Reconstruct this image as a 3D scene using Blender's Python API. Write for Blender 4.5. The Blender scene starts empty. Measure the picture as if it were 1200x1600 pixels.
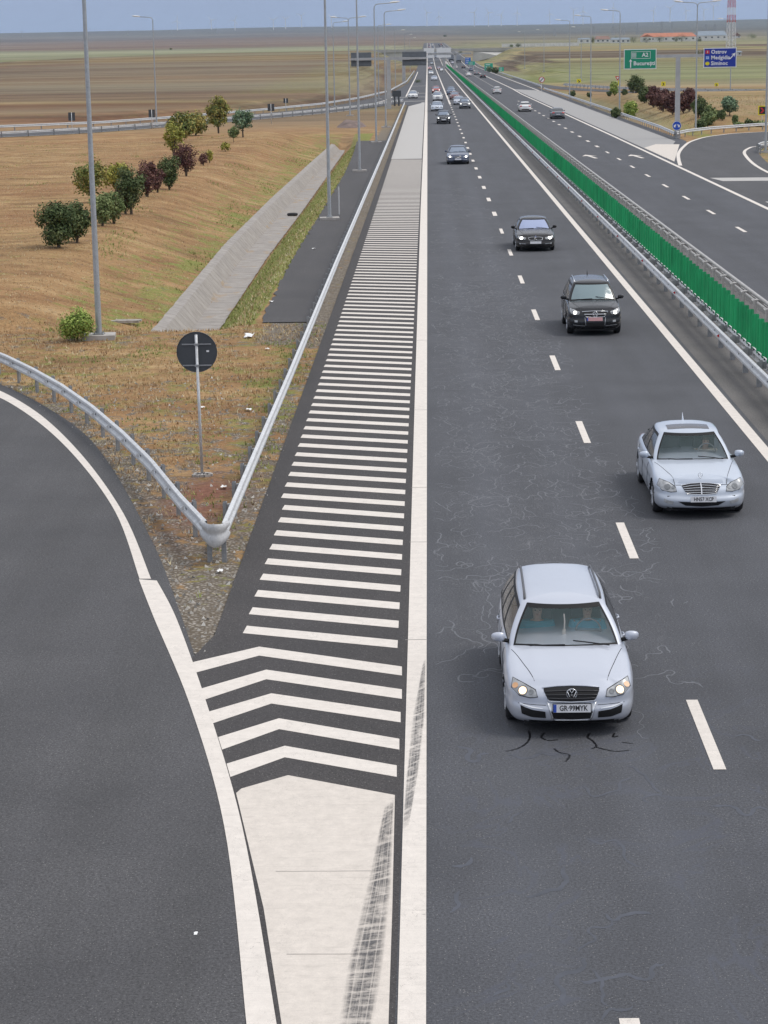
import bpy, bmesh, math, random
from math import radians as rad, pi, sin, cos, sqrt, atan2
from mathutils import Vector, Matrix, noise as mnoise
from mathutils.bvhtree import BVHTree
R = random.Random(7)
S = bpy.context.scene
COL = S.collection

# ------------------------------------------------------------------ camera
CAM_H = 9.43
FPX = 3330.0
ROT = ((0.99966299, 0.01199596, 0.02302167),
       (0.01995027, 0.21241173, -0.97697658),
       (-0.01660984, 0.97710662, 0.21210082))
cd = bpy.data.cameras.new("camera"); cam = bpy.data.objects.new("camera", cd); COL.objects.link(cam)
M4 = Matrix(ROT).to_4x4(); M4.translation = (0, 0, CAM_H); cam.matrix_world = M4
cd.sensor_fit = 'VERTICAL'; cd.sensor_height = 36.0; cd.lens = FPX / 1600.0 * 36.0
cd.clip_start = 0.5; cd.clip_end = 60000
S.camera = cam

# ------------------------------------------------------------------ light
S.view_settings.view_transform = 'Standard'; S.view_settings.look = 'None'
S.view_settings.exposure = 0.12; S.view_settings.gamma = 1.0
SUN_EL, SUN_AZ = rad(55), rad(86)      # azimuth clockwise from +Y
w = bpy.data.worlds.new("World"); S.world = w; w.use_nodes = True
nt = w.node_tree; nt.nodes.clear()
sky = nt.nodes.new('ShaderNodeTexSky'); sky.sky_type = 'NISHITA'; sky.sun_disc = False
sky.sun_elevation = SUN_EL; sky.sun_rotation = SUN_AZ
sky.air_density = 1.6; sky.dust_density = 2.2; sky.ozone_density = 2.0
tc = nt.nodes.new('ShaderNodeTexCoord')
sep = nt.nodes.new('ShaderNodeSeparateXYZ'); nt.links.new(tc.outputs['Generated'], sep.inputs[0])
rmp = nt.nodes.new('ShaderNodeValToRGB')     # overcast: blue grey low down, brighter overhead
rmp.color_ramp.elements[0].position = 0.0; rmp.color_ramp.elements[0].color = (3.5, 4.4, 6.5, 1)
rmp.color_ramp.elements[1].position = 0.45; rmp.color_ramp.elements[1].color = (9.4, 9.6, 10.2, 1)
e = rmp.color_ramp.elements.new(0.06); e.color = (3.3, 4.15, 6.1, 1)
nt.links.new(sep.outputs['Z'], rmp.inputs[0])
ns = nt.nodes.new('ShaderNodeTexNoise'); ns.inputs['Scale'].default_value = 3.0; ns.inputs['Detail'].default_value = 5
nt.links.new(tc.outputs['Generated'], ns.inputs['Vector'])
mrn = nt.nodes.new('ShaderNodeMapRange'); mrn.inputs['From Min'].default_value = 0.3; mrn.inputs['From Max'].default_value = 0.7
mrn.inputs['To Min'].default_value = 0.85; mrn.inputs['To Max'].default_value = 1.12
nt.links.new(ns.outputs[0], mrn.inputs['Value'])
vm = nt.nodes.new('ShaderNodeVectorMath'); vm.operation = 'SCALE'
nt.links.new(rmp.outputs[0], vm.inputs[0]); nt.links.new(mrn.outputs[0], vm.inputs['Scale'])
mx = nt.nodes.new('ShaderNodeMix'); mx.data_type = 'RGBA'; mx.inputs[0].default_value = 0.88
nt.links.new(sky.outputs[0], mx.inputs[6]); nt.links.new(vm.outputs[0], mx.inputs[7])
bg = nt.nodes.new('ShaderNodeBackground'); bg.inputs[1].default_value = 0.10
nt.links.new(mx.outputs[2], bg.inputs[0])
wo = nt.nodes.new('ShaderNodeOutputWorld'); nt.links.new(bg.outputs[0], wo.inputs[0])
sd = bpy.data.lights.new("sun", 'SUN'); sd.energy = 1.6; sd.angle = rad(22); sd.color = (1.0, 0.96, 0.9)
sun = bpy.data.objects.new("sun", sd); COL.objects.link(sun)
dvec = Vector((sin(SUN_AZ) * cos(SUN_EL), cos(SUN_AZ) * cos(SUN_EL), sin(SUN_EL)))
sun.rotation_euler = dvec.to_track_quat('Z', 'Y').to_euler()
S.cycles.max_bounces = 6; S.cycles.transparent_max_bounces = 16; S.cycles.volume_bounces = 0
S.cycles.caustics_reflective = False; S.cycles.caustics_refractive = False

# ------------------------------------------------------------------ helpers
ROTM = Matrix(ROT)
def G(px, py, z=0.0):
    """ground point of a measured photo position (1200x1600)"""
    v = ROTM @ Vector(((px - 600) / FPX, -(py - 800) / FPX, -1.0))
    t = (z - CAM_H) / v.z
    return Vector((v.x * t, v.y * t, z))

def tag(o, label=None, cat=None, group=None, kind=None):
    if label: o['label'] = label
    if cat: o['category'] = cat
    if group: o['group'] = group
    if kind: o['kind'] = kind
    return o

def empty(name, loc=(0, 0, 0), rz=0.0, label=None, cat=None, group=None):
    o = bpy.data.objects.new(name, None); COL.objects.link(o)
    o.location = loc; o.rotation_euler = (0, 0, rz); o.empty_display_size = 0.3
    return tag(o, label, cat, group)

class MB:
    def __init__(s): s.v = []; s.f = []; s.m = []
    def add(s, vs, fs, mi=0):
        b = len(s.v); s.v.extend([tuple(p) for p in vs]); s.f.extend([tuple(i + b for i in f) for f in fs]); s.m.extend([mi] * len(fs))
        return s
    def box(s, c, d, mi=0, rz=0.0, rx=0.0, ry=0.0, taper=1.0):
        hx, hy, hz = d[0] / 2, d[1] / 2, d[2] / 2
        m = Matrix.Rotation(rz, 3, 'Z') @ Matrix.Rotation(ry, 3, 'Y') @ Matrix.Rotation(rx, 3, 'X')
        vs = []
        for z in (-1, 1):
            k = taper if z > 0 else 1.0
            for x, y in ((-1, -1), (1, -1), (1, 1), (-1, 1)):
                p = m @ Vector((x * hx * k, y * hy * k, z * hz)); vs.append((c[0] + p.x, c[1] + p.y, c[2] + p.z))
        return s.add(vs, [(0, 3, 2, 1), (4, 5, 6, 7), (0, 1, 5, 4), (1, 2, 6, 5), (2, 3, 7, 6), (3, 0, 4, 7)], mi)
    def tube(s, pts, r, n=8, mi=0, cap=True, closed=False):
        pts = [Vector(p) for p in pts]; rs = r if isinstance(r, (list, tuple)) else [r] * len(pts)
        vs = []; fs = []; N = len(pts)
        prev = None
        for i, p in enumerate(pts):
            a = pts[i - 1] if (i > 0 or closed) else p; b = pts[(i + 1) % N] if (i < N - 1 or closed) else p
            t = (b - a).normalized() if (b - a).length > 1e-9 else Vector((0, 0, 1))
            if prev is None:
                up = Vector((0, 0, 1)) if abs(t.z) < 0.9 else Vector((1, 0, 0))
                u = t.cross(up).normalized()
            else:
                u = (prev - t * prev.dot(t)).normalized()
            prev = u; vv = t.cross(u)
            for k in range(n):
                a_ = 2 * pi * k / n
                vs.append(p + (u * cos(a_) + vv * sin(a_)) * rs[i])
        L = N if closed else N - 1
        for i in range(L):
            for k in range(n):
                j = (i + 1) % N
                fs.append((i * n + k, i * n + (k + 1) % n, j * n + (k + 1) % n, j * n + k))
        if cap and not closed:
            fs.append(tuple(range(n - 1, -1, -1))); fs.append(tuple((N - 1) * n + k for k in range(n)))
        return s.add(vs, fs, mi)
    def quad(s, a, b, c, d, mi=0): return s.add([a, b, c, d], [(0, 1, 2, 3)], mi)
    def poly(s, pts, mi=0): return s.add(pts, [tuple(range(len(pts)))], mi)
    def prism(s, pts, z0, z1, mi=0):
        n = len(pts); vs = [(p[0], p[1], z0) for p in pts] + [(p[0], p[1], z1) for p in pts]
        fs = [tuple(range(n - 1, -1, -1)), tuple(range(n, 2 * n))] + [(i, (i + 1) % n, n + (i + 1) % n, n + i) for i in range(n)]
        return s.add(vs, fs, mi)
    def grid(s, rows, mi=0, closed=False):
        n = len(rows[0]); vs = [p for r in rows for p in r]; fs = []
        for i in range(len(rows) - 1):
            for k in range(n if closed else n - 1):
                k2 = (k + 1) % n
                fs.append((i * n + k, i * n + k2, (i + 1) * n + k2, (i + 1) * n + k))
        return s.add(vs, fs, mi)
    def disc(s, c, r, n=16, axis='Y', mi=0, r2=0.0):
        vs = []
        for rr in ((r, r2) if r2 else (r,)):
            for k in range(n):
                a = 2 * pi * k / n; u, v_ = cos(a) * rr, sin(a) * rr
                vs.append((c[0] + u, c[1], c[2] + v_) if axis == 'Y' else ((c[0], c[1] + u, c[2] + v_) if axis == 'X' else (c[0] + u, c[1] + v_, c[2])))
        if r2: fs = [(k, (k + 1) % n, n + (k + 1) % n, n + k) for k in range(n)]
        else: fs = [tuple(range(n))]
        return s.add(vs, fs, mi)
    def xf(s, m):
        s.v = [tuple(m @ Vector(p)) for p in s.v]; return s
    def build(s, name, mats, parent=None, smooth=False, sharp=None, recalc=False):
        me = bpy.data.meshes.new(name); me.from_pydata(s.v, [], s.f)
        if not isinstance(mats, (list, tuple)): mats = [mats]
        for m in mats: me.materials.append(m)
        if any(s.m): me.polygons.foreach_set('material_index', s.m)
        if recalc:
            b = bmesh.new(); b.from_mesh(me); bmesh.ops.remove_doubles(b, verts=b.verts, dist=1e-5)
            bmesh.ops.recalc_face_normals(b, faces=b.faces); b.to_mesh(me); b.free()
        if smooth:
            me.polygons.foreach_set('use_smooth', [True] * len(me.polygons))
            if sharp: me.set_sharp_from_angle(angle=rad(sharp))
        me.update()
        o = bpy.data.objects.new(name, me); COL.objects.link(o)
        if parent is not None: o.parent = parent
        return o

def copy_tree(o, parent=None):
    c = o.copy(); COL.objects.link(c)
    if parent is not None: c.parent = parent
    for ch in list(o.children): copy_tree(ch, c)
    return c

def interp(tab, x):
    if x <= tab[0][0]: return tab[0][1]
    for (a, va), (b, vb) in zip(tab, tab[1:]):
        if x <= b: return va + (vb - va) * (x - a) / (b - a)
    return tab[-1][1]
def sinterp(tab, x):
    """monotone-ish smooth interpolation"""
    n = len(tab)
    if x <= tab[0][0]: return tab[0][1]
    if x >= tab[-1][0]: return tab[-1][1]
    for i in range(n - 1):
        if x <= tab[i + 1][0]: break
    x0, y0 = tab[i]; x1, y1 = tab[i + 1]; h = x1 - x0
    def sl(j):
        if j <= 0 or j >= n - 1: 
            k = 0 if j <= 0 else n - 2
            return (tab[k + 1][1] - tab[k][1]) / (tab[k + 1][0] - tab[k][0])
        a = (tab[j][1] - tab[j - 1][1]) / (tab[j][0] - tab[j - 1][0]); b = (tab[j + 1][1] - tab[j][1]) / (tab[j + 1][0] - tab[j][0])
        return 0 if a * b <= 0 else 2 * a * b / (a + b)
    m0, m1 = sl(i), sl(i + 1); t = (x - x0) / h
    return (2*t**3 - 3*t*t + 1) * y0 + (t**3 - 2*t*t + t) * h * m0 + (-2*t**3 + 3*t*t) * y1 + (t**3 - t*t) * h * m1
def smooth01(x, a, b):
    if a == b: return 1.0 if x > a else 0.0
    t = max(0.0, min(1.0, (x - a) / (b - a))); return t * t * (3 - 2 * t)
def catmull(pts, n):
    out = []; P = [Vector(p) for p in pts]; N = len(P)
    for i in range(N - 1):
        a = P[max(i - 1, 0)]; b = P[i]; c = P[i + 1]; d = P[min(i + 2, N - 1)]
        for k in range(n):
            t = k / n
            out.append(0.5 * ((2 * b) + (c - a) * t + (2 * a - 5 * b + 4 * c - d) * t * t + (3 * b - a - 3 * c + d) * t ** 3))
    out.append(P[-1]); return out
def resample(pts, step):
    out = [Vector(pts[0])]; acc = 0.0
    for a, b in zip(pts, pts[1:]):
        a = Vector(a); b = Vector(b); L = (b - a).length; d = step - acc
        while d <= L:
            out.append(a.lerp(b, d / L)); d += step
        acc = L - (d - step)
    return out
def resn(pts, n):
    """n+1 points evenly along polyline"""
    pts = [Vector(p) for p in pts]; Ls = [0.0]
    for a, b in zip(pts, pts[1:]): Ls.append(Ls[-1] + (b - a).length)
    T = Ls[-1]; out = []; j = 0
    for i in range(n + 1):
        d = T * i / n
        while j < len(Ls) - 2 and Ls[j + 1] < d: j += 1
        seg = Ls[j + 1] - Ls[j]
        out.append(pts[j].lerp(pts[j + 1], (d - Ls[j]) / seg if seg > 0 else 0))
    return out

# ------------------------------------------------------------------ materials
MATS = {}
class NT:
    def __init__(s, name):
        s.m = bpy.data.materials.new(name); s.m.use_nodes = True; s.t = s.m.node_tree; s.t.nodes.clear()
        s.out = s.n('ShaderNodeOutputMaterial'); s.p = s.n('ShaderNodeBsdfPrincipled')
        s.l(s.p.outputs[0], s.out.inputs[0]); s._pos = None
    def n(s, t, **k):
        nd = s.t.nodes.new(t)
        for a, b in k.items(): setattr(nd, a, b)
        return nd
    def l(s, a, b): s.t.links.new(a, b)
    def val(s, inp, v):
        if hasattr(v, 'is_output'): s.l(v, inp)
        elif isinstance(v, (tuple, list)) and len(v) == 3 and inp.type == 'RGBA': inp.default_value = (*v, 1)
        else: inp.default_value = v
    def pos(s, scale=(1, 1, 1), obj=False, loc=(0, 0, 0)):
        if obj: src = s.n('ShaderNodeTexCoord').outputs['Object']
        else:
            if s._pos is None: s._pos = s.n('ShaderNodeNewGeometry').outputs['Position']
            src = s._pos
        mp = s.n('ShaderNodeMapping'); s.l(src, mp.inputs[0]); mp.inputs['Scale'].default_value = scale; mp.inputs['Location'].default_value = loc
        return mp.outputs[0]
    def noise(s, vec, scale, detail=3, rough=0.55, dist=0.0):
        n = s.n('ShaderNodeTexNoise'); s.l(vec, n.inputs['Vector']); n.inputs['Scale'].default_value = scale
        n.inputs['Detail'].default_value = detail; n.inputs['Roughness'].default_value = rough; n.inputs['Distortion'].default_value = dist
        return n.outputs[0]
    def math(s, op, a, b=0.0, c=0.0, clamp=False):
        n = s.n('ShaderNodeMath', operation=op); n.use_clamp = clamp
        s.val(n.inputs[0], a); s.val(n.inputs[1], b); s.val(n.inputs[2], c); return n.outputs[0]
    def rng(s, v, a, b, c=0.0, d=1.0, smooth=False):
        n = s.n('ShaderNodeMapRange'); 
        if smooth: n.interpolation_type = 'SMOOTHSTEP'
        s.val(n.inputs['Value'], v); n.inputs['From Min'].default_value = a; n.inputs['From Max'].default_value = b
        n.inputs['To Min'].default_value = c; n.inputs['To Max'].default_value = d; return n.outputs[0]
    def mix(s, f, a, b, mode='MIX'):
        n = s.n('ShaderNodeMix', data_type='RGBA', blend_type=mode); s.val(n.inputs[0], f); s.val(n.inputs[6], a); s.val(n.inputs[7], b)
        return n.outputs[2]
    def ramp(s, f, stops, interp='LINEAR'):
        n = s.n('ShaderNodeValToRGB'); cr = n.color_ramp; cr.interpolation = interp
        while len(cr.elements) > 1: cr.elements.remove(cr.elements[-1])
        cr.elements[0].position = stops[0][0]; cr.elements[0].color = (*stops[0][1], 1)
        for p, c in stops[1:]:
            e = cr.elements.new(p); e.color = (*c, 1)
        s.val(n.inputs[0], f); return n.outputs[0]
    def attr(s, name):
        n = s.n('ShaderNodeAttribute'); n.attribute_name = name; return n
    def sepxyz(s, v):
        n = s.n('ShaderNodeSeparateXYZ'); s.l(v, n.inputs[0]); return n.outputs
    def bump(s, h, strength=0.3, dist=0.02):
        n = s.n('ShaderNodeBump'); s.l(h, n.inputs['Height']); n.inputs['Strength'].default_value = strength; n.inputs['Distance'].default_value = dist
        s.l(n.outputs[0], s.p.inputs['Normal'])
    def set(s, **k):
        for a, v in k.items():
            nm = {'col': 'Base Color', 'rough': 'Roughness', 'metal': 'Metallic', 'coat': 'Coat Weight', 'coatr': 'Coat Roughness', 'spec': 'Specular IOR Level',
                  'ior': 'IOR', 'trans': 'Transmission Weight', 'alpha': 'Alpha', 'em': 'Emission Color', 'ems': 'Emission Strength'}[a]
            s.val(s.p.inputs[nm], v)
        return s
def solid(name, col, rough=0.6, metal=0.0, var=0.12, vs=6.0, coat=0.0, bump=0.0, obj=True, **k):
    """plain material with a gentle procedural colour and gloss variation"""
    if name in MATS: return MATS[name]
    N = NT(name); p = N.pos(obj=obj)
    n = N.noise(p, vs, 4)
    dark = tuple(c * (1 - var) for c in col); lite = tuple(min(1, c * (1 + var)) for c in col)
    N.set(col=N.mix(N.rng(n, 0.3, 0.7), dark, lite), rough=N.rng(n, 0.2, 0.8, max(0.02, rough - 0.08), min(1, rough + 0.08)), metal=metal, coat=coat)
    if coat: N.set(coatr=0.06)
    if bump: N.bump(N.noise(p, vs * 4, 3), bump, 0.01)
    for a, v in k.items(): N.set(**{a: v})
    MATS[name] = N.m; return N.m
# ------------------------------------------------------------------ terrain shape
PROF = [(0, 0), (1020, 0), (1300, 2), (2550, 11.7), (3200, 17), (6000, 41), (10000, 88), (15000, 162), (19000, 190), (30000, 150)]
def prof(y): return 0.0 if y < 1020 else interp(PROF, y) if y > 14900 else sinterp(PROF, y)
GUARD_U = [(-200, 262), (-55, 276), (-43, 284), (-34, 311), (-27, 335), (-18, 368), (-13, 408), (-8.2, 474), (-6.4, 612)]
RAMPR_U = [(20, 200), (26, 222), (30, 237), (40, 250), (60, 262), (200, 300)]
CROSS = [(-300, 0.3), (-60, 0.6), (-24, 0.85), (-17.5, 0.95), (-15.2, 0.75), (-12.4, -0.15), (-10.6, -0.62), (-10.05, -0.72), (-9.45, -1.42), (-8.5, -1.44), (-6.8, -0.06), (-6.3, -0.03)]
DXL = [(80, 0), (115, .62), (150, .7), (200, .5), (245, .2)]; DXR = [(80, -.1), (115, .25), (150, .28), (240, .7)]
def h(x, y):
    z = prof(y)
    if y > 19000: z -= 0
    b = smooth01(y, 73.5, 77.5) * (1 - smooth01(y, 232, 252))
    if x < -6.3 and b > 0:
        tt = smooth01(-x, 8.9, 9.5); dx = interp(DXR, y) * (1 - tt) + interp(DXL, y) * tt
        if x > -8.2: dx *= smooth01(-x, 6.6, 8.2)
        zz = interp(CROSS, x + dx)
        if x < -10.7: zz += 0.10 * mnoise.noise(Vector((x * 0.25, y * 0.12, 0))) * smooth01(-x, 10.7, 13) + 0.25 * mnoise.noise(Vector((x * 0.06, y * 0.02, 3.0))) * smooth01(-x, 12, 17)
        z += b * zz
    if x < -6.0 and 240 < y < 1300:
        g = y - interp(GUARD_U, x)
        z += 1.5 * smooth01(g, 5, 30) * (1 - smooth01(y, 700, 1000)) * smooth01(-x, 10, 24)
    if 430 < y:
        k = smooth01(y, 430, 1240) * (1 - smooth01(y, 1270, 1330))
        z += k * 7.3 * (smooth01(-x, 12, 34) + smooth01(x, 30, 52)) * (1 - smooth01(abs(x), 110, 420))
        if y > 1330: z += 2.0 * smooth01(abs(x - 10), 20, 60) * (1 - smooth01(y, 3000, 3300))
    if x > 27 and 215 < y < 470:
        g = y - interp(RAMPR_U, x)
        z += 1.7 * smooth01(x, 28.5, 37) * smooth01(g, 3, 24) * (1 - smooth01(y, 360, 420))
        z -= 0.35 * math.exp(-((x - 28.7) / 1.4) ** 2) * smooth01(g, 3, 12)
    if y > 1500:
        s = smooth01(y, 1500, 6000)
        z += s * smooth01(abs(x - 10), 30, 200) * (5 * mnoise.noise(Vector((x / 900, y / 1500, 1))) + 16 * smooth01(y, 6000, 14000) * mnoise.noise(Vector((x / 2200, y / 5000, 7))))
    return z

def axis(segs):
    out = []
    for a, b, st in segs:
        n = max(1, int(round((b - a) / st)))
        out += [a + (b - a) * i / n for i in range(n)]
    out.append(segs[-1][1]); return out
def geo(a, b, n): return [a * (b / a) ** (i / n) for i in range(n + 1)]
XS = [-v for v in reversed(geo(60, 9000, 34))][:-1] + axis([(-60, -30, 2.5), (-30, -20, 0.8), (-20, -13, 0.5), (-13, -6, 0.2), (-6, -3, 0.5), (-3, 20, 4), (20, 27, 1.0), (27, 40, 0.8), (40, 60, 2)])[:-1] + geo(60, 9000, 34)
YS = axis([(-30, 28, 10), (28, 72, 1.5), (72, 82, 0.5), (82, 150, 1.6), (150, 262, 2.2), (262, 480, 5), (480, 1020, 15), (1020, 1380, 9)])[:-1] + geo(1380, 20000, 90) + [26000]
g = MB(); rows = []; off = []
for y in YS:
    rows.append([])
    for x in XS:
        z = h(x, y) - 0.03
        if -5.8 < x < 26: z = prof(y) - (0.03 if y < 600 else 0.25)
        elif y < 60 and x > -14: z = -0.03
        if (-14 < x < 30) is False and y < 74: z = h(x, y) - 0.03
        if -13 < x < -3 and 28 < y < 74: z += 0.015 * mnoise.noise(Vector((x * 2, y * 2, 0)))
        rows[-1].append((x, y, z))
g.grid(rows)

# ---- ground material
N = NT('ground_fields')
P = N.pos(); xyz = N.sepxyz(P); X, Y = xyz[0], xyz[1]
zone = N.attr('zone'); zs = N.n('ShaderNodeSeparateColor'); N.l(zone.outputs['Color'], zs.inputs[0])
n_big = N.noise(P, 0.07, 4); n_mid = N.noise(P, 0.9, 5, 0.65); n_fine = N.noise(P, 9.0, 6, 0.75)
n_str = N.noise(N.pos((0.6, 1.1, 1)), 0.5, 6, 0.62, 0.5)
dry = N.ramp(n_str, [(0.3, (0.20, 0.130, 0.068)), (0.46, (0.32, 0.215, 0.112)), (0.58, (0.42, 0.295, 0.155)), (0.75, (0.56, 0.44, 0.26))])
dry = N.mix(N.rng(n_big, 0.42, 0.6), dry, N.mix(0.36, dry, (0.34, 0.18, 0.095)))
dry = N.mix(N.rng(n_fine, 0.3, 0.7), N.mix(1.0, dry, (0.62, 0.60, 0.58), 'MULTIPLY'), N.mix(1.0, dry, (1.25, 1.22, 1.15), 'MULTIPLY'))
green = N.mix(N.rng(n_fine, 0.3, 0.7), (0.13, 0.155, 0.04), (0.33, 0.34, 0.11))
gm = N.math('ADD', zs.outputs[0], N.rng(n_mid, 0.35, 0.65, -0.42, 0.42)); gm = N.rng(gm, 0.35, 0.75)
near = N.mix(gm, dry, green)
vor = N.n('ShaderNodeTexVoronoi'); N.l(P, vor.inputs['Vector']); vor.inputs['Scale'].default_value = 15
stone = N.ramp(N.sepxyz(vor.outputs['Color'])[0], [(0.0, (0.17, 0.16, 0.145)), (0.55, (0.31, 0.29, 0.255)), (0.9, (0.44, 0.42, 0.37)), (1.0, (0.55, 0.53, 0.5))])
stone = N.mix(N.rng(vor.outputs['Distance'], 0.25, 0.6), stone, (0.15, 0.13, 0.10))
sm = N.math('ADD', zs.outputs[1], N.rng(N.noise(P, 1.7, 6, 0.7), 0.35, 0.65, -0.5, 0.5)); sm = N.rng(sm, 0.38, 0.62)
near = N.mix(sm, near, stone)
near = N.mix(N.math('MULTIPLY', zs.outputs[2], N.rng(n_mid, 0.38, 0.56)), near, N.mix(N.rng(n_fine, .35, .65), (0.15, 0.07, 0.05), (0.32, 0.17, 0.12)))
# far field bands by distance along the motorway
def band_stops(lst):
    out = []
    for y, c in lst: out.append((max(0, min(1, (math.log10(y) - 2.3) / 1.95)), c))
    return out
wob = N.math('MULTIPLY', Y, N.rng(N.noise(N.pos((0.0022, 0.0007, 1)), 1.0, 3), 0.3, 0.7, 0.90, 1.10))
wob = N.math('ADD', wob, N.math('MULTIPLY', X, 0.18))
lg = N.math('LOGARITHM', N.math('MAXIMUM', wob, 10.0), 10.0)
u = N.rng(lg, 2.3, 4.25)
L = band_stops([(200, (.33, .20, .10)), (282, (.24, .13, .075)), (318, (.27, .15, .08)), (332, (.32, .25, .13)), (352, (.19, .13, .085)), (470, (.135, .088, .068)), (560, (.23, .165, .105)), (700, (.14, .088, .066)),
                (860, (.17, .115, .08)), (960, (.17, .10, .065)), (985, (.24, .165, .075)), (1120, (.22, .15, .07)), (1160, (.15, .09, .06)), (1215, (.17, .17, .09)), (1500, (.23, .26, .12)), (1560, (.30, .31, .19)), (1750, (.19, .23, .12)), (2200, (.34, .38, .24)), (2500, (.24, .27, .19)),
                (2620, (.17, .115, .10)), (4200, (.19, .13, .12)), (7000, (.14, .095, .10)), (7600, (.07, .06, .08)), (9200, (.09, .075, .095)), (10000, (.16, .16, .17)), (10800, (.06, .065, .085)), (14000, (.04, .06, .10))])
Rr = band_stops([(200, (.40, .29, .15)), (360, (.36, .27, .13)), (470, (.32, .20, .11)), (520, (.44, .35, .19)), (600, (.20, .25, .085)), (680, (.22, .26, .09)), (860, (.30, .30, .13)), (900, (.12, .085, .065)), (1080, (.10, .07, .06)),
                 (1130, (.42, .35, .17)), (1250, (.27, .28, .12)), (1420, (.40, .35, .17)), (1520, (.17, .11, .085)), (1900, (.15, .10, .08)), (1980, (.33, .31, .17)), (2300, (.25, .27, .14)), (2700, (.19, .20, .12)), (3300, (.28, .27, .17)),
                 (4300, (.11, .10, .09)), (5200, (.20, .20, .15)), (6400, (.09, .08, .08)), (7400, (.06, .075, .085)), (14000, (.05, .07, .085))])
side = N.rng(N.math('DIVIDE', X, N.math('MAXIMUM', Y, 50.0)), -0.02, 0.03)
far = N.mix(side, N.ramp(u, L), N.ramp(u, Rr))
streak = N.noise(N.pos((0.016, 0.085, 1)), 1.0, 5, 0.65, 0.6)
far = N.mix(N.rng(streak, 0.35, 0.62), N.mix(1.0, far, (0.72, 0.74, 0.74), 'MULTIPLY'), N.mix(0.22, N.mix(1.0, far, (1.15, 1.12, 1.1), 'MULTIPLY'), (.40, .34, .20)))
far = N.mix(N.rng(N.noise(N.pos((0.5, 1, 1)), 0.4, 5, 0.7), 0.3, 0.7), N.mix(1.0, far, (0.8, 0.8, 0.8), 'MULTIPLY'), N.mix(1.0, far, (1.15, 1.15, 1.15), 'MULTIPLY'))
far = N.mix(N.math('MULTIPLY', gm, N.rng(Y, 1400, 2200, 1, 0)), far, N.mix(0.5, far, green))
ff = N.rng(wob, 236, 282)
far = N.mix(1.0, far, (0.80, 0.75, 0.74), 'MULTIPLY')
patchn = N.noise(N.pos((0.0011, 0.0045, 1), loc=(3, 1, 0)), 1.0, 3, 0.6, 0.3)
far = N.mix(N.rng(patchn, 0.44, 0.56, 0, 0.55), far, N.mix(0.5, far, (0.34, 0.33, 0.22)))
far = N.mix(N.math('MULTIPLY', N.rng(N.noise(N.pos((0.0017, 0.007, 1), loc=(7, 4, 0)), 1.0, 2), 0.52, 0.56), 0.4), far, N.mix(1.0, far, (0.5, 0.48, 0.5), 'MULTIPLY'))
near = N.mix(1.0, near, (0.90, 0.85, 0.82), 'MULTIPLY')
N.set(col=N.mix(ff, near, far), rough=0.95, spec=0.15)
N.bump(N.math('ADD', n_fine, N.math('MULTIPLY', n_mid, 1.5)), 0.7, 0.06)
M_ground = N.m
ground = g.build('ground', M_ground, smooth=True); tag(ground, kind='structure')
ca = ground.data.color_attributes.new('zone', 'FLOAT_COLOR', 'POINT')
GUARD_R = [(-4.0, 39), (-4.0, 350)]
buf = []
for v in ground.data.vertices:
    x, y, z = v.co
    gr = 0.12; st = 0.0; red = 0.0
    if y < 75 and -14 < x < -3:      # wedge between the two roads
        st = 0.26 * (1 - smooth01(y, 50, 64)) + 0.16 + 0.35 * max(0, 1 - abs(x + 3.8) / 0.6) + 0.5 * (1 - smooth01(y, 33, 36))
        edge = x - interp([(33, -3.9), (41, -5.5), (49, -7.6), (55, -9.5), (62, -12.7)][::1], y) if y < 62 else 9
        st += 0.4 * max(0, 1 - abs(edge) / 1.6); gr = 0.32 + 0.3 * max(0, 1 - abs(x + 4.1) / 0.9)
        red = math.exp(-((x + 4.9) / 0.9) ** 2 - ((y - 45) / 3.2) ** 2) * 1.3
    if y >= 70:
        st = max(st, 0.30 * (1 - smooth01(y, 72, 78)))
        if -8.5 < x < -6.2 and 75 < y < 250: gr = 0.95
        elif -12.2 < x < -9.9 and 75 < y < 250: gr = 0.52
        elif -14.5 < x <= -11.8 and 78 < y < 250: gr = 0.36
        if x > -5.9 and x < -3.4: st = 0.9; gr = 0.4
        if y > 300: gr = 0.2
        if -50 < x < -12 and 420 < y < 900: gr = 0.62 * smooth01(-x, 12, 20) * (1 - smooth01(-x, 30, 50))
    if x > 27 and y < 480:
        gr = 0.22 + 0.5 * math.exp(-((x - 29) / 1.8) ** 2)
        if y > 300 and x > 55: gr = 0.6
        if y < 212: gr = .5; st = .35
    if 24 < x < 27: st = 0.25
    buf += [gr, st, red, 1.0]
ca.data.foreach_set('color', buf)

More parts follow.
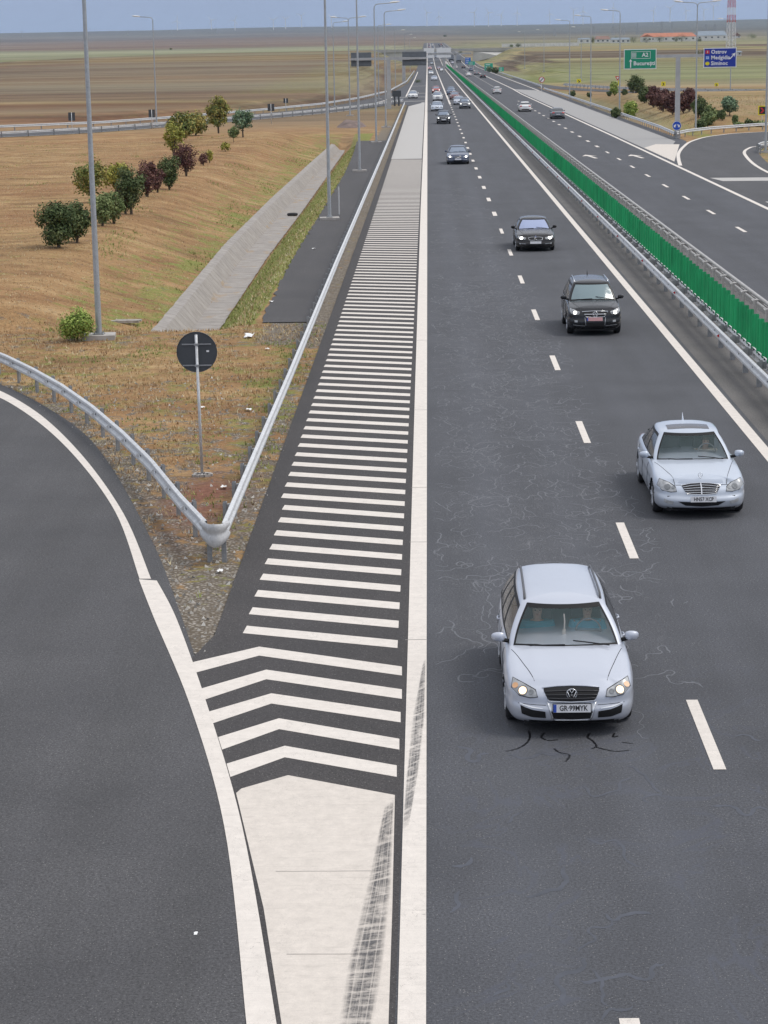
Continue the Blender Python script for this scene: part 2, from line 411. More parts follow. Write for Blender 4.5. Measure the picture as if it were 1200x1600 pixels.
# ------------------------------------------------------------------ asphalt, concrete and paint
def asphalt(name, base, seal=False, warm=0.0):
    N = NT(name); P = N.pos(); xyz = N.sepxyz(P)
    n1 = N.math('ADD', N.math('MULTIPLY', N.noise(P, 30, 3, 0.8), 0.6), N.math('MULTIPLY', N.noise(P, 95, 2, 0.6), 0.4)); n2 = N.noise(P, 0.35, 4); n3 = N.noise(N.pos((0.9, 0.05, 1)), 1.0, 4, 0.6)
    v = N.n('ShaderNodeTexVoronoi'); N.l(P, v.inputs['Vector']); v.inputs['Scale'].default_value = 26
    c = N.mix(N.rng(n1, 0.36, 0.64), tuple(k * 0.40 for k in base), tuple(k * 1.7 for k in base))
    sp = N.math('LESS_THAN', v.outputs['Distance'], 0.16)
    sp = N.math('MULTIPLY', sp, N.math('GREATER_THAN', N.sepxyz(v.outputs['Color'])[0], 0.6))
    c = N.mix(N.math('MULTIPLY', sp, 0.8), c, (0.26, 0.25, 0.235))
    c = N.mix(N.rng(n2, 0.3, 0.7), N.mix(1.0, c, (0.82, 0.82, 0.83), 'MULTIPLY'), N.mix(1.0, c, (1.16, 1.16, 1.16), 'MULTIPLY'))
    c = N.mix(N.rng(n3, 0.3, 0.7), N.mix(1.0, c, (0.90, 0.90, 0.90), 'MULTIPLY'), N.mix(1.0, c, (1.1, 1.1, 1.12), 'MULTIPLY'))
    if seal:
        # thin wandering sealant and scuff lines in the slow lane
        lane = N.math('MULTIPLY', N.rng(xyz[0], -0.1, 0.5), N.rng(xyz[0], 3.4, 4.3, 1, 0))
        far1 = N.math('MULTIPLY', N.rng(xyz[1], 29, 38), N.rng(xyz[1], 90, 190, 1, 0))
        a = N.noise(N.pos((1.0, 0.55, 1)), 2.2, 2, 0.6, 1.3); b = N.noise(N.pos((1.6, 0.35, 1), loc=(9, 3, 0)), 1.7, 2, 0.6, 1.8)
        la = N.rng(N.math('ABSOLUTE', N.math('SUBTRACT', a, 0.5)), 0.0, 0.0075, 1, 0)
        lb = N.rng(N.math('ABSOLUTE', N.math('SUBTRACT', b, 0.52)), 0.0, 0.012, 1, 0)
        gate = N.rng(N.noise(P, 1.3, 2), 0.42, 0.5)
        ln = N.math('MULTIPLY', N.math('MAXIMUM', la, lb), gate)
        c = N.mix(N.math('MULTIPLY', N.math('MULTIPLY', ln, N.math('MULTIPLY', lane, far1)), 0.3), c, (0.25, 0.25, 0.26))
        # smooth bluish sealed patches closer to the bridge
        near = N.rng(xyz[1], 26, 34, 1, 0)
        bl = N.rng(N.math('ABSOLUTE', N.math('SUBTRACT', N.noise(N.pos((0.8, 0.5, 1), loc=(2, 5, 0)), 0.9, 3, 0.55, 1.2), 0.5)), 0.0, 0.03, 1, 0)
        pm = N.math('MULTIPLY', N.math('MULTIPLY', bl, N.rng(N.noise(P, 0.7, 2), 0.42, 0.55)), N.math('MULTIPLY', near, N.rng(xyz[0], -0.1, 0.6)))
        c = N.mix(N.math('MULTIPLY', pm, 0.75), c, (0.073, 0.078, 0.098))
        wear = N.rng(N.math('ABSOLUTE', N.math('SUBTRACT', N.math('ABSOLUTE', N.math('SUBTRACT', xyz[0], 1.95)), 0.85)), 0.1, 0.6, 1, 0)
        c = N.mix(N.math('MULTIPLY', wear, 0.14), c, (0.115, 0.123, 0.145))
    N.set(col=c, rough=N.rng(n2, 0.3, 0.7, 0.80, 0.9), spec=0.4)
    N.bump(n1, 0.35, 0.01)
    return N.m
M_road = asphalt('asphalt_main', (0.066, 0.068, 0.075), seal=True)
M_ramp = asphalt('asphalt_ramp', (0.068, 0.067, 0.069))
M_gore = asphalt('asphalt_dark', (0.050, 0.046, 0.045))
M_strip = asphalt('asphalt_old', (0.062, 0.059, 0.059))
M_med = asphalt('median_paving', (0.115, 0.109, 0.102))

def paint(name, col, crack=0.55, dirty=0.25):
    N = NT(name); P = N.pos(); xyz = N.sepxyz(P)
    a = N.noise(N.pos((1.5, 1, 1)), 3.2, 4, 0.65, 0.6)
    cr = N.rng(N.math('ABSOLUTE', N.math('SUBTRACT', a, 0.5)), 0.0, 0.0045, 1, 0)
    cr = N.math('MULTIPLY', cr, N.rng(N.noise(P, 1.4, 2), 0.44, 0.55))
    joints = N.rng(N.math('ABSOLUTE', N.math('SUBTRACT', N.noise(N.pos((0.25, 5.0, 1)), 1.0, 3, 0.6, 0.2), 0.5)), 0.0, 0.012, 1, 0)
    n = N.noise(P, 5, 5, 0.7); fine = N.noise(P, 90, 2)
    c = N.mix(N.rng(n, 0.3, 0.7), tuple(k * (1 - dirty * 0.6) for k in col), col)
    c = N.mix(N.rng(fine, 0.25, 0.6, 0.22, 0.0), c, (0.2, 0.19, 0.18))
    c = N.mix(N.math('MULTIPLY', joints, 0.16), c, (0.25, 0.23, 0.2))
    c = N.mix(N.math('MULTIPLY', cr, crack), c, (0.10, 0.095, 0.09))
    N.set(col=c, rough=0.72, spec=0.3); N.bump(fine, 0.2, 0.005)
    return N.m
M_paint = paint('paint_white', (0.76, 0.70, 0.635))
M_paint_solid = paint('paint_solid_area', (0.70, 0.635, 0.565), 0.35, 0.3)
M_paint_grey = paint('paint_grey_area', (0.50, 0.48, 0.455), 0.2, 0.3)

def ysegs(y0, y1):
    ys = [y0] + [v for v in YS if y0 < v < y1] + [y1]; return ys
def strip(name, xa, xb, y0, y1, dz, mat, n=1):
    """long sheet following the road's rise; xa, xb numbers or tables over y"""
    fa = (lambda y: xa) if not isinstance(xa, list) else (lambda y: interp(xa, y)); fb = (lambda y: xb) if not isinstance(xb, list) else (lambda y: interp(xb, y))
    ys = set(ysegs(y0, y1))
    for t in (xa, xb):
        if isinstance(t, list): ys |= {p[0] for p in t if y0 < p[0] < y1}
    m = MB(); m.grid([[(fa(y) + (fb(y) - fa(y)) * k / n, y, prof(y) + dz * (1 if y < 500 else (3 if y < 900 else 12))) for k in range(n + 1)] for y in sorted(ys)])
    return tag(m.build(name, mat), kind='structure')
XL = [(10, -4.0), (33, -3.62), (372, -3.62), (384, -5.2), (395, -7.6), (415, -9.4), (470, -8.3), (560, -6.6), (620, -5.6), (900, -5.2), (3300, -5.2)]
XR = [(10, 25.3), (150, 25.2), (176, 23.6), (190, 22.4), (216, 25.7), (380, 25.8), (480, 25.9), (600, 26.0), (3300, 25.5)]
strip('main_road', XL, XR, 8, 3300, 0.0, M_road, 2)
def sheet(name, pts, z, mat):
    m = MB(); m.poly([(p[0], p[1], z) for p in pts]); o = m.build(name, mat)
    return tag(o, kind='structure')
RAMP_IN = [(-60, 92), (-30, 76), (-22, 71.8), (-16, 66), (-12.7, 61.8), (-9.5, 55), (-7.6, 49.1), (-5.5, 40.7), (-4.35, 35.3), (-3.75, 32.3)]
cur = [(p.x, p.y) for p in catmull([(a, b, 0) for a, b in RAMP_IN], 6)]
sheet('exit_ramp', cur + [(-3.3, 29.6), (-2.5, 25), (-1.95, 21), (-1.75, 8), (-60, 8)], 0.004, M_ramp)
# gore (dark asphalt under the stripes)
strip('gore_asphalt', [(15, -1.5), (19.6, -1.75), (25.1, -2.6), (30.2, -3.5), (32.4, -3.92), (33, -3.80), (34, -3.64), (372, -3.62)], -0.44, 15, 372, 0.0062, M_gore)
strip('verge_asphalt', [(76, -6.0)] + [(v, interp([(77, -6.1), (100, -6.4), (129, -6.45), (169, -6.6), (200, -7.0), (229, -7.6)], v) + .16 * mnoise.noise(Vector((v * .9, 2, 0))) + .08 * mnoise.noise(Vector((v * 3.1, 5, 0)))) for v in [77 + .7 * q for q in range(217)]], -4.35, 75.5, 229, 0.0, M_strip)
strip('median', 8.12, 11.9, 20, 1400, 0.004, M_med)
strip('inner_shoulder', 12.0, 12.25, 20, 1400, 0.008, M_paint)
M_conc = solid('concrete', (0.40, 0.375, 0.35), 0.85, var=0.22, vs=2.5, obj=False)
strip('median_gutter', 9.9, 11.3, 20, 1400, 0.010, solid('median_concrete', (0.36, 0.345, 0.33), 0.9, var=0.25, vs=1.6, obj=False))
# edge and lane lines
Z1 = 0.008
strip('edge_line', [(10, -0.40), (30, -0.43), (60, -0.47), (130, -0.53), (3300, -0.5)], -0.13, 10, 3300, Z1, M_paint)
strip('inner_edge_line', 7.72, 8.0, 20, 3300, Z1, M_paint)
strip('lane_line_far', 3.62, 3.92, 372, 3300, Z1, M_paint)
strip('opposite_edge_line', [(60, 19.55), (230, 19.5), (445, 19.0), (500, 19.4), (3300, 19.6)], [(60, 19.83), (230, 19.8), (445, 19.3), (500, 19.7), (3300, 19.9)], 60, 3300, Z1, M_paint)
strip('opposite_outer_line', 24.2, 24.5, 478, 3300, Z1, M_paint)
m = MB()
def dash(m, x, y0, y1, w=0.15):
    m.add([(x - w / 2, y0, Z1), (x + w / 2, y0, Z1), (x + w / 2, y1, Z1), (x - w / 2, y1, Z1)], [(0, 1, 2, 3)])
y = G(1130, 1203).y
y0 = y - 12
i = 0
while y0 < 370:
    dash(m, 3.77, y0, y0 + 3.1, 0.17 if y0 < 120 else 0.24); y0 += 12.0
y0 = 111.2 - 36 - 1.4
while y0 < 1000:
    if not 388 < y0 < 470: dash(m, 16.13, y0, y0 + 3.2, 0.2 if y0 < 200 else 0.3)
    y0 += 12.0
dash(m, 1.88, 14, 19.62, .2); tag(m.build('lane_dashes', M_paint), kind='structure')
# transverse bars of the gore
m = MB()
yl = 34.3
for k in range(128):
    ya = yl + k * 1.212
    sl = -1.0 if ya < 60 else -1.0 + 0.3 * smooth01(ya, 60, 120)
    t = 0.46 + 0.10 * smooth01(ya, 90, 180)
    xr_ = -0.60; xl_ = -3.18 - (0.1 if ya > 45 else 0)
    m.add([(xl_, ya - t / 2, Z1), (xr_, ya + sl - t / 2, Z1), (xr_, ya + sl + t / 2, Z1), (xl_ + 0.03, ya + t / 2, Z1)], [(0, 1, 2, 3)])
for a, ap, b, th in (((298, 1043), (405, 1011), (628, 1047), 14), ((311, 1085), (416, 1047), (628, 1083), 15), ((325, 1121), (424, 1084), (626, 1119), 16), ((341, 1161), (436, 1123), (624, 1161), 17), ((354, 1203), (445, 1166), (620, 1203), 18)):
    P0 = [G(a[0], a[1] - th * .5), G(ap[0], ap[1]), G(b[0], b[1] - th * .35)]
    P1 = [G(a[0] + 6, a[1] + th * .65), G(ap[0], ap[1] + th), G(b[0], b[1] + th * .65)]
    m.add([(p.x, p.y, Z1) for p in P0 + P1], [(3, 4, 1, 0), (4, 5, 2, 1)])
tag(m.build('gore_stripes', M_paint), kind='structure')
pts = [G(369, 1240), G(377, 1233), G(450, 1212), G(617, 1243), G(613, 1420), G(607, 1600), G(603, 1700), G(455, 1700), G(440, 1600), G(412, 1420)]
sheet('gore_solid_area', [(p.x, p.y) for p in pts][::-1], Z1, M_paint_solid)
strip('gore_solid_far', [(189, -3.30), (365, -3.30), (385, -1.2)], -0.62, 189.3, 390, Z1, M_paint_grey)
# curved exit ramp line, wide near the nose
def ribbon(name, A, B, z, mat, n=8):
    a = catmull([(p[0], p[1], z) for p in A], n); b = catmull([(p[0], p[1], z) for p in B], n)
    m = MB(); m.grid([[a[i], b[i]] for i in range(len(a))]); return tag(m.build(name, mat), kind='structure')
lo = [(-30, 621), (0, 622), (60, 660), (120, 717), (180, 800), (218, 905)]
li = [(-30, 609), (0, 611), (65, 650), (131, 715), (193, 803), (236, 905)]
g_ = lambda L: [(G(*p).x, G(*p).y) for p in L]
ribbon('exit_ramp_line', g_(lo), g_(li), Z1 + .002, M_paint)
lo = [(217, 906), (240, 965), (296, 1100), (350, 1290), (385, 1600), (392, 1700)]
li = [(245, 908), (276, 968), (323, 1100), (378, 1290), (432, 1600), (446, 1700)]
ribbon('exit_ramp_wide_line', g_(lo), g_(li), Z1 + .004, M_paint)
# tyre marks rubbed over the paint
N = NT('rubber_marks'); P = N.pos(obj=False)
uvn = N.n('ShaderNodeUVMap'); uvn.uv_map = 'UVMap'
def uvp(sc):
    mp = N.n('ShaderNodeMapping'); N.l(uvn.outputs[0], mp.inputs[0]); mp.inputs['Scale'].default_value = sc; return mp.outputs[0]
st = N.noise(uvp((7, 0.35, 1)), 1.0, 3, 0.7, .2); cb = N.noise(uvp((.35, 9, 1)), 1.0, 3, 0.7, .4); fn = N.noise(P, 7, 5, 0.75)
grv = N.rng(N.math('ABSOLUTE', N.math('SUBTRACT', N.math('FRACT', N.math('MULTIPLY', N.sepxyz(uvp((1, 1, 1)))[0], 4.0)), 0.5)), 0.40, 0.47, 1.0, 0.35)
tr = N.attr('fade')
al = N.math('MULTIPLY', N.math('MULTIPLY', N.rng(st, 0.36, 0.55, .45, 1), grv), N.rng(cb, 0.40, 0.52, 0.30, 1.0)); al = N.math('MULTIPLY', al, N.rng(fn, 0.36, 0.54, 0.35, 1)); al = N.math('MULTIPLY', al, tr.outputs['Fac'])
N.set(col=(0.06, 0.062, 0.07), rough=0.7, alpha=N.math('MULTIPLY', al, 0.72))
M_rub = N.m
def tyre_mark(name, L, Rr_, z):
    a = resn([G(*p) for p in L], 40); b = resn([G(*p) for p in Rr_], 40); m = MB(); rows = []
    for p, q in zip(a, b): rows.append([(p.lerp(q, k / 6).x, p.lerp(q, k / 6).y, z) for k in range(7)])
    m.grid(rows); o = m.build(name, M_rub); uvl = o.data.uv_layers.new(name='UVMap'); uvl.data.foreach_set('uv', [c_ for l_ in o.data.loops for c_ in ((l_.vertex_index % 7) / 6, (l_.vertex_index // 7) / 40 * 7.0)]); at = o.data.attributes.new('fade', 'FLOAT', 'POINT')
    vals = []
    for i in range(41):
        for k in range(7):
            e = min(1, k / 1.2, (6 - k) / 1.2); vals.append(max(0, e) * min(1, i / 4 + 0.1, (40 - i) / 3 + 0.3))
    at.data.foreach_set('value', vals); return tag(o, kind='structure')
tyre_mark('tyre_mark', [(522, 1640), (545, 1500), (575, 1380), (600, 1262)], [(578, 1640), (600, 1500), (612, 1380), (616, 1250)], Z1 + .004)
tyre_mark('tyre_mark', [(628, 1300), (634, 1220), (645, 1120), (661, 1036)], [(640, 1290), (655, 1200), (664, 1120), (665, 1030)], Z1 + .004)
m = MB()
for yy in (45.9, 40.6, 33.55, 56.2, 70.1): m.box((-.30, yy, .0095), (.36, .025, .002))
for yy, x0 in ((23.55, -1.9), (21.2, -1.62)): m.box(((x0 - .62) / 2, yy, .0095), (-.62 - x0, .010, .002), rz=R.uniform(-.02, .02))
tag(m.build('paint_joint', solid('joint_tone', (.28, .26, .24), .8, obj=False)), kind='structure')
# dark sealant squiggles in front of the wagon
m = MB()
for pl in ([(826, 1142), (828, 1152), (822, 1162), (808, 1170), (790, 1174)], [(851, 1145), (846, 1152), (856, 1157), (872, 1156)], [(922, 1146), (918, 1152), (926, 1158), (932, 1166), (925, 1170)], [(960, 1146), (958, 1152), (966, 1150)],
           [(866, 1170), (874, 1176), (890, 1180), (884, 1190)], [(972, 1160), (990, 1162)], [(932, 1168), (960, 1174), (985, 1172)]):
    c_ = catmull([G(*p) for p in pl], 5); w0 = 0.022; rows = []
    for i, p in enumerate(c_):
        d = (c_[min(i + 1, len(c_) - 1)] - c_[max(i - 1, 0)]).normalized(); n_ = Vector((-d.y, d.x, 0)); k = w0 * .62 * (0.5 + 0.9 * abs(sin(i * 1.3 + len(pl))))
        rows.append([(p.x - n_.x * k, p.y - n_.y * k, .004), (p.x + n_.x * k, p.y + n_.y * k, .004)])
    m.grid(rows)
tag(m.build('bitumen_seal', solid('bitumen', (0.012, 0.012, 0.014), 0.35, obj=False)), kind='structure')
rq = random.Random(21)
def squiggles(name, n, col, xr_, yr_, ln_, wd_, bias=1.0, rough=.8, nodes=1.0):
    m = MB()
    for _ in range(n):
        zz = .0012 + rq.random() * .0012
        x = rq.uniform(*xr_); y = yr_[0] + (yr_[1] - yr_[0]) * rq.random() ** bias; a = rq.choice([pi / 2, -pi / 2, 0, pi, 0, pi]) + rq.gauss(0, .3); L_ = rq.uniform(*ln_); st_ = .06; a0 = a; w_ = rq.uniform(*wd_); pts = []; turn = 0
        for i in range(int(L_ / st_)):
            pts.append((x, y, a)); turn = turn * .55 + rq.gauss(0, .42); a += turn + (a0 - a) * .22; x += cos(a) * st_ * .8; y += sin(a) * st_ * 1.35
            if not xr_[0] - .1 < x < xr_[1] + .1: break
        if len(pts) < 4: continue
        rows = []
        for i, (px_, py_, pa) in enumerate(pts):
            k = w_ * .5 * min(1, (i + .5) / 2, (len(pts) - i - .5) / 2) * (0.7 + .5 * rq.random()); nx, ny = -sin(pa) * k, cos(pa) * k * 1.35; rows.append([(px_ - nx, py_ - ny, zz + i * 1e-5), (px_ + nx, py_ + ny, zz + i * 1e-5)])
        m.grid(rows)
    return tag(m.build(name, solid(name + '_tone', col, rough, var=.25, vs=3, obj=False)), kind='structure')
squiggles('pale_cracks', 760, (.128, .133, .146), (.1, 4.3), (30, 86), (.5, 2.4), (.014, .032), .75)
squiggles('pale_cracks', 160, (.135, .137, .145), (.1, 3.7), (78, 150), (.8, 3.2), (.03, .05), 1.0)
squiggles('worn_seal', 46, (.062, .067, .083), (.2, 7.4), (18.5, 29), (.4, 1.6), (.03, .07), 1.0, .65)
# opposite gore and right ramp
sheet('opposite_gore', [(20.15, 184), (21.6, 195), (24.0, 212), (24.6, 216), (24.6, 478), (19.7, 500), (19.75, 445), (20.1, 230)][::-1], 0.006, paint('paint_faded', (0.36, 0.35, 0.34), 0.2, 0.3))
sheet('opposite_gore_tip', [(20.2, 178), (22.0, 192), (24.2, 209), (22.0, 210), (20.2, 203)], 0.012, M_paint_solid)
A = [(20.0, 172), (20.9, 181), (22.1, 191.5), (24.0, 204), (26.4, 216.5), (30.2, 228), (37, 236), (60, 246), (90, 252)]
B = [(24.9, 60), (25.0, 120), (25.2, 160), (27.2, 186), (29.3, 198.6), (31.6, 203.4), (40, 210), (60, 217), (90, 222)]
ca_ = catmull([(a, b, 0) for a, b in A], 5); cb_ = catmull([(a, b, 0) for a, b in B], 5)
sheet('entry_ramp', [(20.0, 60)] + [(p.x, p.y) for p in ca_][0:] + [(p.x + 1.2, p.y - .5) for p in reversed(cb_)], 0.004, M_ramp)
def offs_line(name, pts, wd, z, mat, n=6):
    c_ = catmull([(p[0], p[1], z) for p in pts], n); rows = []
    for i, p in enumerate(c_):
        d = (c_[min(i + 1, len(c_) - 1)] - c_[max(i - 1, 0)]).normalized(); n_ = Vector((-d.y, d.x, 0)) * wd / 2
        rows.append([p - n_, p + n_])
    m = MB(); m.grid(rows); return tag(m.build(name, mat), kind='structure')
offs_line('entry_ramp_line', A, 0.30, 0.010, M_paint); offs_line('entry_ramp_inner_line', B[1:], 0.28, 0.010, M_paint)
sheet('rumble_band', [(20.6, 151.5), (25.0, 151.0), (25.0, 154.8), (20.2, 155.4)], 0.009, M_paint_grey)
sheet('rumble_band', [(20.4, 130.0), (25.0, 129.6), (25.0, 130.6), (20.4, 131)], 0.009, M_paint_grey)
# direction arrows on the opposite carriageway
for ax, ay in ((14.1, 188.5), (18.0, 187.5)):
    pts = [(-.12, -3.2), (.12, -3.2), (.12, 1.0), (.5, .6), (.02, 3.2), (-.5, .6), (-.12, 1.0)]
    m = MB(); m.poly([(ax + p[0] * 1.3 - 0.08 * p[1], ay + p[1], 0.008) for p in pts]); tag(m.build('road_arrow', M_paint), kind='structure')
# far slip road entering from the left
LG = [(-120, 215), (-70, 243), (-50.6, 254.5), (-41, 266), (-31.6, 288), (-23, 310.5), (-16.5, 330), (-11.3, 351), (-6.9, 374), (-4.4, 390)]
UG = [(-130, 245), (-75, 265), (-54.9, 277), (-43.5, 287), (-34, 311), (-26.7, 335), (-18.3, 368), (-13.2, 408), (-8.5, 474), (-6.0, 612), (-5.6, 900)]
la_ = catmull([(a, b, 0) for a, b in LG], 4); ub_ = catmull([(a, b, 0) for a, b in UG[:9]], 4)
sheet('far_slip_road', [(p.x + .3, p.y + .6) for p in la_] + [(p.x, p.y - 1.2) for p in reversed(ub_)], 0.012, M_ramp)
offs_line('slip_road_line', [(a + .3, b + 1.6) for a, b in LG[1:8]] , 0.3, 0.018, M_paint)
offs_line('slip_road_far_line', [(-17, 352), (-12, 378), (-8.6, 402), (-7.2, 440), (-6.6, 470)], 0.3, 0.018, M_paint)
strip('acceleration_line', [(470, -4.6), (700, -4.3)], [(470, -4.3), (700, -4.0)], 440, 900, 0.01, M_paint)
for ya in (398, 432, 468, 560): sheet('rumble_band', [(-6.0 if ya < 450 else -4.3, ya), (-0.6, ya + 1), (-0.6, ya + 3.5), (-6.0 if ya < 450 else -4.3, ya + 2.5)], 0.02, M_paint_grey)
# road that loops in from the right
LOOP = [(140, 395), (95, 398), (62, 412), (46, 436), (36, 470), (29, 520), (25.5, 590), (24.2, 680)]
offs_line('loop_road', LOOP, 6.0, 0.0, M_ramp)
def on_prof(o):
    for v in o.data.vertices: v.co.z = h(v.co.x, v.co.y) + 0.02
on_prof(bpy.data.objects['loop_road'])
# concrete drainage channel in the hollow
m = MB(); rows = []
sec = [(-10.4, 0.02), (-10.02, 0.03), (-9.45, 0.03), (-8.6, 0.03), (-8.48, 0.05)]
ys_ = axis([(77.5, 236, 1.0)])
for y in ys_:
    jit = 0.05 * mnoise.noise(Vector((y * 1.3, 0, 0)))
    rows.append([(x - interp(DXL if i < 3 else DXR, y) + (jit if i in (0, 4) else 0), y, interp(CROSS, x) * smooth01(y, 73.5, 77.5) * (1 - smooth01(y, 232, 252)) + dz) for i, (x, dz) in enumerate(sec)])
m.grid(rows)
N = NT('channel_concrete'); P = N.pos(); xyz = N.sepxyz(P)
br = N.math('FRACT', xyz[1]); jt = N.math('LESS_THAN', br, 0.05)
slabn = N.n('ShaderNodeTexWhiteNoise', noise_dimensions='1D'); N.l(N.math('FLOOR', xyz[1]), slabn.inputs['W'])
n = N.noise(P, 1.6, 5, 0.7)
c = N.mix(N.rng(n, .3, .7), (.24, .215, .195), (.38, .35, .32)); c = N.mix(N.rng(slabn.outputs[0], 0, 1, 0, .3), c, (.25, .235, .225))
c = N.mix(N.math('MULTIPLY', jt, .65), c, (.1, .09, .08)); c = N.mix(N.math('MULTIPLY', N.rng(N.noise(N.pos((1, .4, 1)), 1.3, 4), .58, .68, 0, .7), N.math('LESS_THAN', xyz[2], -1.25)), c, (.33, .24, .15))
N.set(col=c, rough=.9); N.bump(n, .4, .03)
o = m.build('drainage_channel', N.m); tag(o, 'concrete slab drainage channel running along the hollow beside the guardrail', 'drainage channel')
# ------------------------------------------------------------------ vehicles
def car_paint(name, col, metal=0.35, rough=0.32):
    if name in MATS: return MATS[name]
    N = NT(name); P = N.pos(obj=True)
    fl = N.noise(P, 900, 1); dust = N.noise(P, 2.5, 4, 0.6); z = N.sepxyz(P)[2]
    c = N.mix(N.rng(fl, .3, .7), tuple(k * .95 for k in col), tuple(min(1, k * 1.05) for k in col))
    d = N.math('MULTIPLY', N.rng(z, 0.22, 0.55, 0.30 if max(col) > .1 else .06, 0.015 if max(col) > .1 else .0), N.rng(dust, .3, .7, .6, 1.2))
    c = N.mix(d, c, (.16, .145, .13))
    N.set(col=c, metal=metal, rough=N.rng(dust, .3, .7, rough, rough + .1), coat=0.8 if max(col) > .1 else .45, coatr=0.06, spec=.5 if max(col) > .1 else .3)
    MATS[name] = N.m; return N.m
def glass(name, col=(0.42, 0.52, 0.52), alpha=0.28):
    """windscreen: tinted or sky-coloured, partly see-through pane with a clear reflection"""
    if name in MATS: return MATS[name]
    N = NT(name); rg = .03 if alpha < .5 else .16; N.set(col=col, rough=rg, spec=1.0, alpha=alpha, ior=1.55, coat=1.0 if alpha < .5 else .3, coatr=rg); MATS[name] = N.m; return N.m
M_black = solid('black_plastic', (0.008, 0.008, 0.009), 0.6, var=.2, spec=.3)
M_tyre = solid('tyre_rubber', (0.022, 0.022, 0.024), 0.85, var=.2, bump=.2)
M_rim = solid('alloy', (0.48, 0.49, 0.51), 0.35, 0.8)
M_chrome = solid('chrome', (0.72, 0.73, 0.75), 0.16, 0.95, var=.04)
M_plate = solid('plate_white', (0.72, 0.72, 0.74), 0.5, var=.04)
M_platepink = solid('plate_pink', (0.66, 0.36, 0.36), 0.5, var=.1)
M_ink = solid('black_ink', (0.02, 0.02, 0.022), 0.6)
M_blueink = solid('blue_band', (0.03, 0.08, 0.42), 0.5)
M_redink = solid('red_mark', (0.5, 0.04, 0.03), 0.5)
M_lens = solid('headlamp_lens', (0.36, 0.37, 0.38), 0.35, 0.1, var=.3, vs=14, coat=.5)
M_refl = solid('lamp_reflector', (0.20, 0.21, 0.22), 0.4, 0.3, var=.3, vs=20)
M_tail = solid('tail_lamp_red', (0.42, 0.015, 0.012), 0.25, coat=1.0)
M_in = solid('cabin_dark', (0.035, 0.037, 0.04), 0.8)
M_seat = solid('seat_fabric', (0.09, 0.095, 0.10), 0.9, var=.2)
def emis(name, col, s):
    if name in MATS: return MATS[name]
    N = NT(name); N.set(col=(.8, .8, .8), em=col, ems=s, rough=.3); MATS[name] = N.m; return N.m
M_warm = emis('lit_bulb_warm', (1.0, 0.60, 0.25), 1.9)
M_white = emis('lit_bulb_white', (1.0, 0.97, 0.9), 5.0)
M_gl_clear = glass('windscreen_glass', (0.10, 0.17, 0.17), 0.22)
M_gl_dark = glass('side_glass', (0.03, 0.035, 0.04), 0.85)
M_gl_blue = glass('windscreen_sky', (0.20, 0.25, 0.33), 0.88)  # blue grey of the reflected sky is put into this pane's colour

def text_obj(name, s, size, mat, parent, loc, rot=(pi / 2, 0, 0), bold=0.0, sx=1.0, align='CENTER', ext=0.0015):
    c = bpy.data.curves.new(name, 'FONT'); c.body = s; c.size = size; c.extrude = ext; c.offset = bold; c.align_x = align; c.align_y = 'CENTER'; c.resolution_u = 2
    t = bpy.data.objects.new(name, c); COL.objects.link(t)
    me = bpy.data.meshes.new_from_object(t.evaluated_get(bpy.context.evaluated_depsgraph_get()))
    bpy.data.objects.remove(t); bpy.data.curves.remove(c)
    me.materials.clear(); me.materials.append(mat); me.name = name
    o = bpy.data.objects.new(name, me); COL.objects.link(o); o.parent = parent; o.location = loc; o.rotation_euler = rot; o.scale = (sx, 1, 1)
    return o

def plan_outline(half, nseg):
    """half plan curve (x>=0) from front centre to rear centre -> closed ring; returns points and outward normals"""
    c = catmull([(a, b, 0) for a, b in half], 10); c = resn(c, nseg)
    ring = c + [Vector((-p.x, p.y, 0)) for p in reversed(c[1:-1])]
    n = len(ring); nor = []
    for i in range(n):
        d = ring[(i + 1) % n] - ring[i - 1]; nor.append(Vector((d.y, -d.x, 0)).normalized())
    return ring, nor

def wheel(parent, x, y, r=0.33, wd=0.22, side=1, detail=True):
    m = MB(); sec = [(-wd / 2, r * .62), (-wd / 2, r * .9), (-wd / 2 + .025, r * .985), (-wd / 4, r), (wd / 4, r), (wd / 2 - .025, r * .985), (wd / 2, r * .9), (wd / 2, r * .62)]
    nn = 28 if detail else 14; rows = []
    for a, b in sec: rows.append([(a, cos(2 * pi * k / nn) * b, sin(2 * pi * k / nn) * b) for k in range(nn)])
    m.grid(rows, closed=True)
    w_ = m.build('wheel', M_tyre, parent, smooth=True, sharp=40); w_.location = (x, y, r)
    m = MB(); o_ = side * wd / 2
    rr = r * .63
    m.grid([[(o_ * .98, cos(2 * pi * k / nn) * q, sin(2 * pi * k / nn) * q) if i < 2 else (o_ * .55, cos(2 * pi * k / nn) * q, sin(2 * pi * k / nn) * q) for k in range(nn)] for i, q in enumerate((rr, rr * .9, rr * .88, .001))], closed=True)
    if detail:
        for k in range(5):
            a = 2 * pi * k / 5 + .3
            for da in (-.13, .13):
                p0 = Vector((o_ * .85, cos(a) * rr * .15, sin(a) * rr * .15)); p1 = Vector((o_ * .95, cos(a + da) * rr * .93, sin(a + da) * rr * .93)); m.tube([p0, p1], [.03, .022], 6)
        m.tube([(o_ * .5, 0, 0), (o_ * .93, 0, 0)], .05, 10)
    rim = m.build('rim', M_rim, w_, smooth=True, sharp=35)
    return w_

